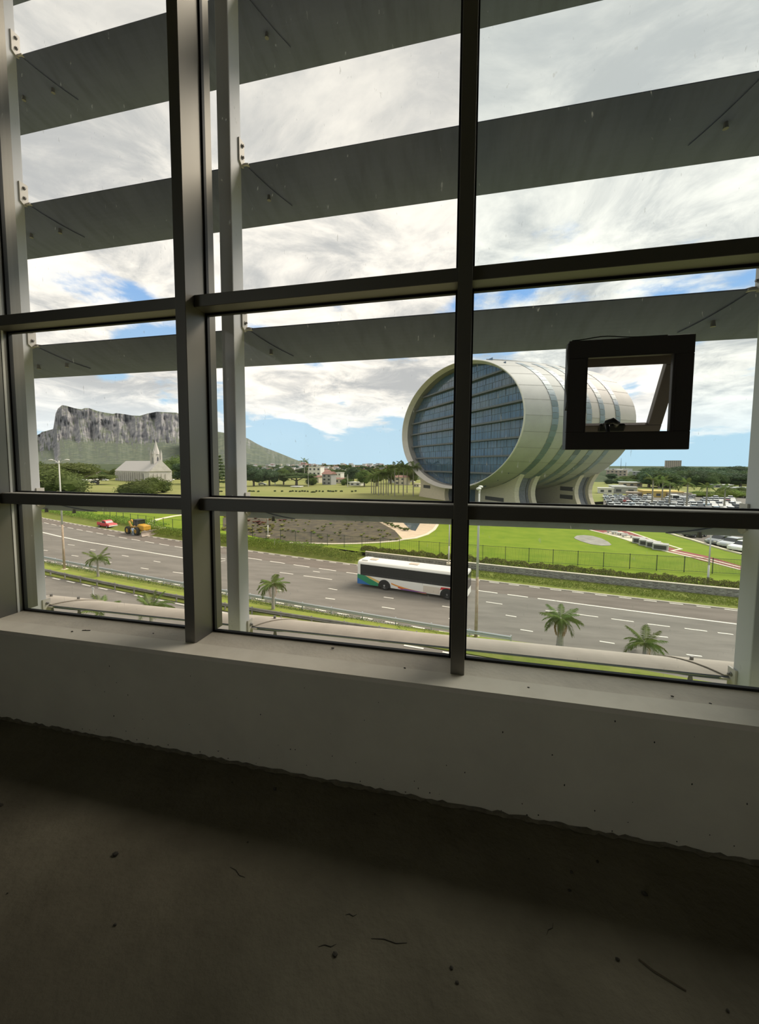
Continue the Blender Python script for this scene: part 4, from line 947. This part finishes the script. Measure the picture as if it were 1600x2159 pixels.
for ri, yy in enumerate(rowsy):
    x = 1276 + ri*3
    while x < 1548+ri*3:
        yj = yy + (x-1276)*.012
        if rnd.random() < .80 and not (1378 < x < 1398 and ri < 3):
            c = rnd.choice(['white']*5+['silver']*4+['grey', 'dark', 'pale blue', 'pale blue', 'red'][0:4+(ri == 2)])
            o = link('car', CARM[c], None, gp(x, yj, ZL+.03)); o.rotation_euler.z = 1.2+rnd.uniform(-.06, .06)+(math.pi if rnd.random() < .5 else 0)
            tag(o, f'{c} car among the rows of the crowded far car park', 'car', f'{c} cars in the far car park')
        x += 10.5+ri*1.0
P = gp(1421, 1058, ZL+.03); o = thing('minibus', 'white minibus with a large windscreen in the far car park', 'minibus', P, 1.3)
b = MB(); b.prism([(-2.6, .4), (2.6, .4), (2.65, 1.2), (2.3, 2.5), (2.1, 2.6), (-2.5, 2.6), (-2.6, 2.4)], XZY, -1, 1); bevel(b.build('body', 'vwhite', o), .06)
for s in (-1.01, 1.01): MB().box(-2.3, 1.8, s-.01, s+.01, 1.4, 2.2).build('side_window', 'vglass', o)
MB().add([(2.62, -.9, 1.3), (2.62, .9, 1.3), (2.34, .85, 2.42), (2.34, -.85, 2.42)], [(0, 1, 2, 3)]).build('windscreen', 'vglass', o); MB().add([(-2.63, -.9, 1.3), (-2.63, .9, 1.3), (-2.63, .85, 2.35), (-2.63, -.85, 2.35)], [(3, 2, 1, 0)]).build('rear_window', 'vglass', o)
for x in (-1.6, 1.7):
    for y in (-.9, .9): wheel(o, x, y, .36, .22)
# nearer parked cars at the right, below the lawn edge
def nice_car(P, rz, c, label):
    o = thing('parked_car', label, 'car', P, rz)
    b = MB(); b.prism([(-2.1, .28), (2.1, .28), (2.18, .6), (2.0, .80), (.95, .95), (-1.8, .98), (-2.12, .85), (-2.15, .5)], XZY, -.88, .88); bevel(b.build('body', CARP[c], o), .06, 2)
    b = MB(); b.prism([(-1.85, .96), (1.0, .94), (.2, 1.42), (-1.4, 1.42)], XZY, -.74, .74); bevel(b.build('glasshouse', 'vglass', o), .05)
    b = MB(); b.prism([(-1.45, 1.40), (.22, 1.40), (.05, 1.48), (-1.25, 1.48)], XZY, -.68, .68); bevel(b.build('roof', CARP[c], o), .03)
    for x in (-1.3, 1.35):
        for y in (-.8, .8): wheel(o, x, y, .32, .2)
    for y in (-.6, .6): MB().box(2.08, 2.16, y-.18, y+.18, .58, .74).build('headlamp', 'vwhite', o)
deck = struct(MB().prism([tuple(gp(a, b, ZL+.02))[:2] for a, b in ((1418, 1123), (1430, 1108), (1620, 1108), (1620, 1176), (1560, 1163), (1490, 1146))], XYZ, ZL-.02, ZL+.035).build('parking_deck', 'asphalt2'), 'dark parking bay below the lawn edge at right')
path([(1408, 1122), (1430, 1129), (1460, 1137), (1495, 1148), (1530, 1158), (1566, 1167)], .5, .18, 'deck_kerb', 'cream')
nice_car(gp(1516, 1147, ZL+.04), -2.6, 'grey', 'dark grey car parked beyond the white kerb, left of the silver one')
nice_car(gp(1543, 1153, ZL+.04), -2.6, 'silver', 'silver car parked beyond the white kerb at right')
nice_car(gp(1566, 1161, ZL+.04), -2.6, 'white', 'white car parked beyond the white kerb, partly hidden by the post')
nice_car(gp(1465, 1131, ZL+.04), -2.6, 'dark', 'black car parked beyond the white kerb, farthest left of the bay')

# ================================================================== FAR VIEW: MOUNTAIN, CHURCH, TOWN
def mountain_mat():
    m = bpy.data.materials.new('mountain'); m.use_nodes = True; nt = m.node_tree; N = nt.nodes; Lk = nt.links; b = N['Principled BSDF']; b.inputs['Roughness'].default_value = 1; b.inputs['Specular IOR Level'].default_value = 0
    g = N.new('ShaderNodeNewGeometry'); sp = N.new('ShaderNodeSeparateXYZ'); Lk.new(g.outputs['Normal'], sp.inputs[0])
    tc = N.new('ShaderNodeTexCoord'); mp = N.new('ShaderNodeMapping'); mp.inputs['Scale'].default_value = (1, 1, 1.5); Lk.new(tc.outputs['Object'], mp.inputs[0])
    n = N.new('ShaderNodeTexNoise'); n.inputs['Scale'].default_value = .016; n.inputs['Detail'].default_value = 9; n.inputs['Roughness'].default_value = .65; Lk.new(mp.outputs[0], n.inputs[0])
    n2 = N.new('ShaderNodeTexNoise'); n2.inputs['Scale'].default_value = .03; n2.inputs['Detail'].default_value = 8; Lk.new(tc.outputs['Object'], n2.inputs[0])
    def mx(f, a, c):
        x = N.new('ShaderNodeMix'); x.data_type = 'RGBA'; Lk.new(f, x.inputs[0])
        for i, v in ((6, a), (7, c)):
            if isinstance(v, tuple): x.inputs[i].default_value = (*v, 1)
            else: Lk.new(v, x.inputs[i])
        return x.outputs[2]
    def rg(v, a, c):
        r = N.new('ShaderNodeMapRange'); r.inputs[1].default_value = a; r.inputs[2].default_value = c; Lk.new(v, r.inputs[0]); return r.outputs[0]
    rock = mx(rg(n.outputs[0], .38, .62), (.19, .19, .21), (.34, .33, .325)); veg = mx(rg(n2.outputs[0], .4, .6), (.095, .118, .095), (.155, .172, .13))  # rock and scrub colours lightened to carry the distance haze
    ad = N.new('ShaderNodeMath'); ad.operation = 'ADD'; Lk.new(sp.outputs[2], ad.inputs[0]); 
    ml = N.new('ShaderNodeMath'); ml.operation = 'MULTIPLY'; ml.inputs[1].default_value = .5; Lk.new(n2.outputs[0], ml.inputs[0]); Lk.new(ml.outputs[0], ad.inputs[1])
    Lk.new(mx(rg(ad.outputs[0], 1.0, 1.2), rock, veg), b.inputs['Base Color']); return m
M['mountain'] = mountain_mat()
def mountain(name, label, ridge, Yr, Yfoot, cliff, seed):
    pts = [gy(a, b, Yr) for a, b in ridge]; b = MB(); rows = []
    X0, X1 = pts[0].x, pts[-1].x; n = 420
    def rz(x):
        for p, q in zip(pts, pts[1:]):
            if p.x <= x <= q.x: return p.z+(q.z-p.z)*(x-p.x)/max(1e-6, q.x-p.x)
        return pts[-1].z
    prof = [(0, 0), (.12, .03), (.25, .08), (.38, .15), (.5, .215), (.60, .27), (.68, .32), (.74, .36), (.79, .40), (.82, .46), (.845, .53), (.87, .60), (.895, .66), (.92, .73), (.945, .80), (.965, .86), (.985, .93), (1.0, 1.0), (1.15, .72), (1.5, .2)] if cliff else [(0, 0), (.2, .12), (.4, .32), (.6, .55), (.8, .8), (.92, .95), (1, 1), (1.2, .7), (1.5, .2)]
    for u, h in prof:
        row = []
        for i in range(n+1):
            x = X0+(X1-X0)*i/n; hz = rz(x)-ZL
            nz = noise.fractal(Vector((x*.007, hz*h*.010, seed)), .9, 2.1, 6); y = Yfoot+(Yr-Yfoot)*u
            amp = 0 if u >= 1 and u < 1.05 else 1
            gul = noise.noise(Vector((x*.011, seed, u*1.2))) + (.5*noise.noise(Vector((x*.03, seed+3, hz*h*.02))) + .4*noise.noise(Vector((x*.07, seed+9, hz*h*.06))))*(1 if cliff and u > .76 else .15)
            y2 = y + amp*(70*nz + 45*gul)*min(1, u*2.5)*(1 if u < 1 else 0)
            f_ = y2/Yr
            row.append((x*f_, y2, ZL-2+(hz*(1 if u >= 1 else f_**.0))*h + amp*(14*nz + (9 if cliff and u > .76 else 3)*noise.noise(Vector((x*.05, u*30, seed))))*min(1, h*3)*(1 if h < .9 else .15)))
        rows.append(row)
    o = b.grid(rows).build(name, 'mountain', None, smooth=True); tag(o, label, 'mountain'); return o
mountain('cliff_mountain', 'long flat-topped cliff mountain behind the church', [(20, 960), (60, 925), (84, 914), (88, 910), (96, 908.5), (112, 904), (114.5, 890), (117, 872), (122, 861), (131, 853.5), (140, 855), (157, 860), (172, 862.5), (178, 860), (188, 860), (205, 866), (222, 869.5), (238, 872), (245, 870.5), (262, 872.5), (278, 875.5), (295, 876), (310, 871.5), (330, 867.5), (350, 868.5), (372, 869.5), (400, 880), (430, 901), (446, 910), (475, 918), (500, 950), (520, 985)], 2600, 1250, True, 2)
mountain('green_hill', 'green hill sloping down to the town on the right of the mountain', [(395, 900), (430, 905), (475, 912), (500, 915), (523, 924), (540, 934), (556, 942), (575, 949), (600, 959), (622, 968), (640, 974), (670, 982), (700, 990)], 2100, 1100, False, 7)

# church
M['cwall'] = mk('church_stone', (.60, .57, .53), .85, c2=(.50, .47, .44), scale=.5); M['croof'] = mk('church_roof', (.52, .49, .46), .7); M['cdark'] = mk('church_window', (.10, .10, .11), .4)
CP = gp(331, 1016, ZL); CR = (CP-CAM).length/CF
k_ = CP.y/811*1.02
ch = thing('church', 'pale stone church with a long grey roof and a pointed steeple', 'church', CP, -.42)
def zat(py): r = ray(331, py); return CAM.z+r.z/r.y*CP.y-ZL
zr, ze, zs, zb_ = zat(971.5), zat(993), zat(928), zat(958)
Ln = 50.0; Wn = 15.0
MB().box(-Ln, 6, -Wn/2, Wn/2, 0, ze).build('nave', 'cwall', ch)
b = MB(); b.prism([(-Wn/2-.5, ze-.3), (Wn/2+.5, ze-.3), (0, zr)], YZX, -Ln-.3, 5.5); b.build('roof', 'croof', ch)
b = MB(); b.prism([(-Wn/2, ze-.2), (Wn/2, ze-.2), (0, zr+.6)], YZX, 5.5, 6.6); b.build('front_gable', 'cwall', ch)
for i in range(13):
    x = -Ln+2+i*3.6
    MB().box(x-.35, x+.35, -Wn/2-1.0, -Wn/2, 0, ze*.86).build('buttress', 'cwall', ch)
    MB().prism([(x+1.1, ze*.2), (x+2.3, ze*.2), (x+2.3, ze*.68), (x+1.7, ze*.82), (x+1.1, ze*.68)], XZY, -Wn/2-.05, -Wn/2+.1).build('lancet_window', 'cdark', ch)
tw = 2.3
MB().box(-tw, tw, -tw, tw, 0, zb_).build('tower', 'cwall', ch)
for s in (-1, 1):
    for t in (-1, 1):
        MB().box(s*tw-.5, s*tw+.5, t*tw-.5, t*tw+.5, 0, zb_+1.0).build('tower_buttress', 'cwall', ch); MB().lathe([(.5, 0), (.01, 2.6)], 4, (s*tw, t*tw, zb_+1)).build('pinnacle', 'cwall', ch)
b = MB(); b.lathe([(tw*1.25, zb_), (tw*.55, zb_+(zs-zb_)*.5), (.02, zs)], 8); b.build('spire', 'croof', ch)
for a in range(2): MB().prism([(-.5, zb_*.62), (.5, zb_*.62), (.5, zb_*.86), (0, zb_*.93), (-.5, zb_*.86)], XZY if a == 0 else YZX, (-tw-.06) if a == 0 else tw-.05, (-tw+.05) if a == 0 else tw+.06).build('belfry_opening', 'cdark', ch)
for i in range(4): MB().box(6.5, 6.75, -4.8+i*2.6, -4.1+i*2.6, ze*.15, ze*.8).build('facade_pilaster', 'cwall', ch)

# houses
rnd = random.Random(77)
HM = {n: mk('render_'+n, c, .85) for n, c in (('white', (.70, .68, .64)), ('cream', (.60, .54, .42)), ('pink', (.60, .36, .33)), ('grey', (.38, .38, .37)), ('tan', (.46, .38, .30)), ('yellow', (.60, .44, .14)))}
RM = {'flat': None, 'red': mk('red_roof', (.30, .165, .135), .8), 'white': mk('white_roof', (.75, .75, .74), .6), 'grey': mk('grey_roof', (.34, .35, .36), .7)}
M['hwin'] = mk('house_window', (.07, .075, .085), .3)
def house(x, yb, wpx, hpx, wall, roof, label, cat='house', group=None, storeys=None, rz=None, name='house'):
    P = gfar(x, yb); r = ray(x, yb-hpx); H = CAM.z+r.z/r.y*P.y-P.z; W = wpx*(P-CAM).length/CF*.9
    o = thing(name, label, cat, P, math.atan2(-P.x, P.y)*.0-.2+rnd.uniform(-.25, .25) if rz is None else rz, group)
    D = W*.75; st = storeys or max(1, round(H/3.2)); hb = H*.8 if roof in ('red', 'grey') else H-.3
    MB().box(-W/2, W/2, -D/2, D/2, -.3, hb).build('wall', HM[wall], o)
    if roof == 'flat': MB().box(-W/2-.25, W/2+.25, -D/2-.25, D/2+.25, hb, H).build('roof', HM[wall], o)
    elif roof == 'white': MB().box(-W/2-.5, W/2+.5, -D/2-.5, D/2+.5, hb, H).build('roof', RM['white'], o)
    else: b = MB(); b.prism([(-D/2-.5, hb), (D/2+.5, hb), (0, H)], YZX, -W/2-.5, W/2+.5); b.build('roof', RM[roof], o)
    n = max(2, int(W/3.2))
    if wpx >= 14:
        for s in range(st):
            for k in range(n):
                xc = -W/2+W*(k+.5)/n; z0 = hb*(s+.30)/st; z1 = hb*(s+.72)/st
                MB().box(xc-W/n*.22, xc+W/n*.22, -D/2-.06, -D/2+.05, z0, z1).build('window', 'hwin', o)
    return o
house(667, 1012, 30, 28, 'white', 'flat', 'white flat-roofed house left of the tall grey apartment block'); house(668, 1018, 26, 16, 'cream', 'red', 'cream house with a reddish roof in front of the white one')
house(694, 1022, 26, 28, 'grey', 'red', 'grey three-storey block with reddish gable at the middle of the town', storeys=3); house(684, 1010, 24, 20, 'pink', 'red', 'pinkish house behind the grey three-storey block')
house(716, 1012, 17, 16, 'white', 'flat', 'bright white tall house right of the grey block'); house(718, 1019, 20, 12, 'cream', 'red', 'low cream house with a red roof below the bright white house')
house(642, 984, 14, 9, 'pink', 'red', 'pink house on the skyline below the dark palm'); house(752, 1024, 28, 8, 'white', 'white', 'low white shed at the far side of the field'); house(626, 1027.5, 20, 2.6, 'white', 'white', 'long low white shelter standing on the field', rz=0)
house(848, 1022, 30, 20, 'cream', 'red', 'pale house seen through the palm grove'); house(862, 1016, 26, 18, 'white', 'flat', 'white house behind the palm grove'); house(828, 1018, 18, 14, 'white', 'red', 'small white house at the left of the palm grove')
house(608, 1000, 22, 10, 'white', 'red', 'long white roofed house left of the town centre'); house(880, 1027, 14, 8, 'cream', 'flat', 'small cream hut left of the elliptical building')
house(212, 1010, 14, 9, 'white', 'flat', 'small white house left of the church'); house(200, 1000, 12, 6, 'white', 'flat', 'tiny white house on the slope left of the church'); house(185, 1016, 30, 5, 'white', 'white', 'low white wall-like building behind the spreading tree')
G1 = 'pale houses of the far town'
for k in range(210):
    x = rnd.uniform(524, 865); yy = 981.5+rnd.random()**1.3*19
    w = 4.5+6*(yy-981)/18+rnd.uniform(0, 4); c = rnd.choice(['white', 'white', 'white', 'cream', 'grey', 'pink', 'tan']); rf = rnd.choice(['flat', 'flat', 'white', 'red', 'grey'])
    house(x, yy, w, w*.45+1.2, c, rf, f'tiny {c} house with a {rf if rf != "flat" else "flat"} roof among the far town trees', group=f'{c} {rf} roofed houses of the far town')
house(1418, 987, 23, 16, 'tan', 'flat', 'tall brownish apartment block on the right skyline', storeys=6); house(1390, 1048, 60, 14, 'yellow', 'flat', 'long ochre yellow building behind the car park', storeys=1); house(1424, 1050, 36, 12, 'tan', 'flat', 'brown low building right of the ochre one', storeys=1)
house(1276, 1040, 26, 12, 'white', 'flat', 'small white house with a dark window behind the car park'); house(1315, 1040, 40, 14, 'grey', 'flat', 'grey concrete row building behind the car park', storeys=1); house(1328, 1026, 34, 10, 'tan', 'white', 'house with a bright white roof right of the elliptical building')
house(1300, 1003, 34, 12, 'tan', 'flat', 'large tan building on the skyline beside the elliptical building'); house(1345, 1004, 18, 10, 'grey', 'white', 'white roofed hall on the right skyline'); house(1473, 1022, 16, 8, 'cream', 'red', 'cream house with a red gable among the right trees'); house(1403, 1016, 16, 8, 'tan', 'flat', 'small tan house among the right trees'); house(1518, 1028, 26, 7, 'grey', 'white', 'long pale roof among the right trees'); house(1550, 1036, 22, 10, 'grey', 'grey', 'grey gabled house at the right edge of the trees'); house(1300, 1030, 24, 7, 'white', 'white', 'low white roofed shed behind the grey row'); house(1340, 1046, 30, 9, 'tan', 'flat', 'pinkish low wall building at the back of the car park'); house(1450, 1050, 20, 8, 'grey', 'flat', 'small grey-green hut behind the car park')
for k in range(14):
    house(rnd.uniform(1275, 1385), rnd.uniform(990, 1000), rnd.uniform(8, 16), rnd.uniform(4, 7), 'white', rnd.choice(['flat', 'white']), 'tiny white building on the right skyline', group='tiny white buildings on the right skyline')
# masts
for (x, yb, yt, lab) in ((1308, 1000, 966, 'thin lattice mast on the right skyline'), (1318, 1000, 975, 'shorter thin mast on the right skyline')):
    P = gp(x, yb, ZL); r = ray(x, yt); o = thing('radio_mast', lab, 'mast', P); MB().tube([(0, 0, 0), (0, 0, CAM.z+r.z/r.y*P.y-ZL)], [.5, .15], 4).build('lattice', 'fin', o)
for x, yb, yt in ((580, 1024, 995), (650, 1026, 996), (733, 1027, 1000), (205, 1018, 996)):
    P = gp(x, yb, ZL); r = ray(x, yt); o = thing('lamp_pole', f'thin pale lamp pole at the far edge of the field, {["leftmost", "middle", "rightmost"][[580, 650, 733].index(x)]}' if x > 300 else 'thin lamp pole with a cross arm in front of the church roof', 'pole', P); MB().tube([(0, 0, 0), (0, 0, CAM.z+r.z/r.y*P.y-ZL)], [.22, .12], 6).build('pole', 'lamppaint', o)
    if x < 300: MB().box(-1.6, 1.6, -.1, .1, CAM.z+r.z/r.y*P.y-ZL-.3, CAM.z+r.z/r.y*P.y-ZL).build('cross_arm', 'lamppaint', o)

# ------------------------------------------------------------------ trees
tree('umbrella', 'leaf_olive', 158, 1037, 62, 118, 'broad spreading tree with a forked trunk left of the church', seed=1)
tree('bush', 'leaf_olive', 112, 1046, 62, 110, 'dense dark green bushy tree behind the twin-arm lamp', name='leafy_tree', seed=0)
tree('umbrella', 'leaf_olive', 206, 1022, 22, 52, 'low spreading tree in front of the church nave', seed=0)
tree('bush', 'leaf_mid', 294, 1049, 38, 92, 'large rounded bush in front of the church', seed=1)
tree('bush', 'leaf_mid', 325, 1040, 36, 66, 'dark leafy tree in front of the steeple', name='leafy_tree', seed=0)
tree('bush', 'leaf_olive', 374, 1010, 50, 60, 'tall leafy tree right of the church', name='leafy_tree', seed=1)
tree('conifer', 'leaf_dark', 461, 1028, 74, 44, 'dark conifer seen between the wide mullion and the louvre post')
tree('round', 'leaf_dark', 448, 1026, 34, 34, 'dark leafy tree below the conifer')
tree('umbrella', 'leaf_dark', 625, 1024, 28, 78, 'dark flat-topped tree at the edge of the field left of the houses', seed=0)
for (x, yb, h, w, m, k) in ((535, 1025, 40, 50, 'leaf_blue', 'round'), (568, 1024, 36, 46, 'leaf_blue', 'round'), (598, 1022, 34, 40, 'leaf_mid', 'round'), (655, 1023, 20, 30, 'leaf_mid', 'bush'), (745, 1020, 36, 36, 'leaf_blue', 'round'), (768, 1026, 36, 40, 'leaf_mid', 'round'), (730, 1023, 16, 26, 'leaf_mid', 'bush'), (795, 1025, 36, 40, 'leaf_mid', 'round'), (823, 1020, 40, 44, 'leaf_mid', 'round'), (850, 1018, 38, 40, 'leaf_mid', 'round'), (870, 1022, 40, 34, 'leaf_olive', 'round'), (525, 1008, 30, 40, 'leaf_dark', 'round'), (668, 1008, 20, 30, 'leaf_dark', 'round'), (615, 1012, 24, 30, 'leaf_dark', 'round'), (70, 1030, 60, 60, 'leaf_mid', 'round'), (398, 1020, 50, 50, 'leaf_blue', 'round'), (420, 1022, 46, 40, 'leaf_dark', 'round')):
    tree(k, m, x, yb, h, w, 'leafy tree in the belt along the far edge of the field', group='trees along the far edge of the field', name='leafy_tree')
rnd = random.Random(99)
for k in range(120):
    x = rnd.uniform(522, 875); yb = 983+rnd.random()**1.3*24; s = 4.5+(yb-983)*.6
    tree(rnd.choice(['round', 'bush']), rnd.choice(['leaf_dark', 'leaf_mid', 'leaf_blue']), x, yb, s*rnd.uniform(.7, 1.1), s*rnd.uniform(1.0, 1.9), 'small tree among the houses of the far town', group='small trees of the far town', name='leafy_tree', P=gfar(x, yb))
for k in range(40):
    x = rnd.uniform(75, 440); yb = 1000+rnd.random()*12
    tree(rnd.choice(['round', 'bush']), rnd.choice(['leaf_dark', 'leaf_mid', 'leaf_olive']), x, yb, rnd.uniform(10, 20), rnd.uniform(18, 34), 'low tree in the wood at the foot of the mountain', group='trees at the foot of the mountain', name='leafy_tree')
for k in range(60):
    x = 1362+rnd.random()*240; yb = 1002+rnd.random()*27; t = (yb-1003)/26
    tree(rnd.choice(['round', 'bush']), rnd.choice(['leaf_dark', 'leaf_blue', 'leaf_blue', 'leaf_blue']), x, yb, 20+12*t+rnd.uniform(-3, 3), 34+12*t+rnd.uniform(-6, 10), 'leafy tree in the wooded ridge behind the car park', group='trees of the wooded ridge', name='leafy_tree')
for k in range(16):
    tree(rnd.choice(['round', 'bush']), rnd.choice(['leaf_blue', 'leaf_mid']), 1285+rnd.random()*110, 1012+rnd.random()*14, rnd.uniform(9, 16), rnd.uniform(20, 30), 'low tree behind the grey row building', group='low trees right of the elliptical building', name='leafy_tree')
for k in range(13):
    tree('bush', rnd.choice(['leaf_mid', 'leaf_palm', 'leaf_weed']), 1470+k*9+rnd.uniform(-4, 4), 1046+rnd.uniform(-3, 5), rnd.uniform(10, 20), rnd.uniform(22, 36), 'bright green bush at the back edge of the car park', group='bushes behind the car park')
for k, (x, yb, yt) in enumerate(((1374, 1068, 1010), (1410, 1070, 1020), (1447, 1072, 1018), (1488, 1074, 1026), (1526, 1076, 1030), (1395, 1062, 1014))):
    P = gp(x, yb, ZL); r = ray(x, yt); palm(P, CAM.z+r.z/r.y*P.y-ZL, 2.9, 'dark-headed palm standing among the parked cars', 12, 'palms in the car park', k*.8, .2)
P = gp(642, 1006, ZL); r = ray(642, 972); palm(P, CAM.z+r.z/r.y*P.y-ZL, 5.5, 'tall dark palm on the town skyline above the pink house', 14, None, .3, .35)
# low shrubs dotted in a row across the field
for k, x in enumerate((526, 534, 545, 580, 595, 612, 617, 624, 632, 637, 643, 649, 667, 673, 681, 692, 697, 702, 708, 720, 742, 750, 458, 466)):
    o = tree('bush', 'leaf_dark', x, 1036.4+.4*(k % 3), 3.2, 6.5, 'low dark shrub in the row across the field', 'shrub', group='shrubs in a row across the field', name='field_shrub')
tree('bush', 'leaf_olive', 661, 1038.5, 3.5, 13, 'wider flat olive shrub in the row across the field', 'shrub', name='field_shrub')
for x, y, c, lab in ((221, 1014, 'white', 'white car parked in front of the church, left of the lamp pole'), (360, 1013, 'white', 'white car parked right of the church front'), (553, 1023, 'white', 'white car at the far edge of the field'), (200, 1019, 'dark', 'dark car half hidden in the grass near the church')):
    o = link('car', CARM[c], None, gp(x, y, ZL)); o.rotation_euler.z = .2; tag(o, lab, 'car'); o.scale = (1.15,)*3

# ------------------------------------------------------------------ look-alikes told apart by their place
def screen_x(o):
    d = o.matrix_world.translation - CAM if o.parent else Vector(o.location) - CAM
    return d.dot(RT)/d.dot(FW)
def nth(n):
    return f'{n}{"th" if 10 < n % 100 < 14 else {1: "st", 2: "nd", 3: "rd"}.get(n % 10, "th")}'
same = {}
for o in COL.objects:
    if o.parent is None and 'label' in o and 'category' in o and o.get('kind') is None: same.setdefault(o['label'], []).append(o)
for lab, os_ in same.items():
    if len(os_) > 1:
        os_.sort(key=screen_x); base = ' '.join(lab.split()[:11])
        for i, o in enumerate(os_):
            o['label'] = base + (', leftmost of them' if i == 0 else ', rightmost of them' if i == len(os_)-1 else f', {nth(i+1)} from the left')
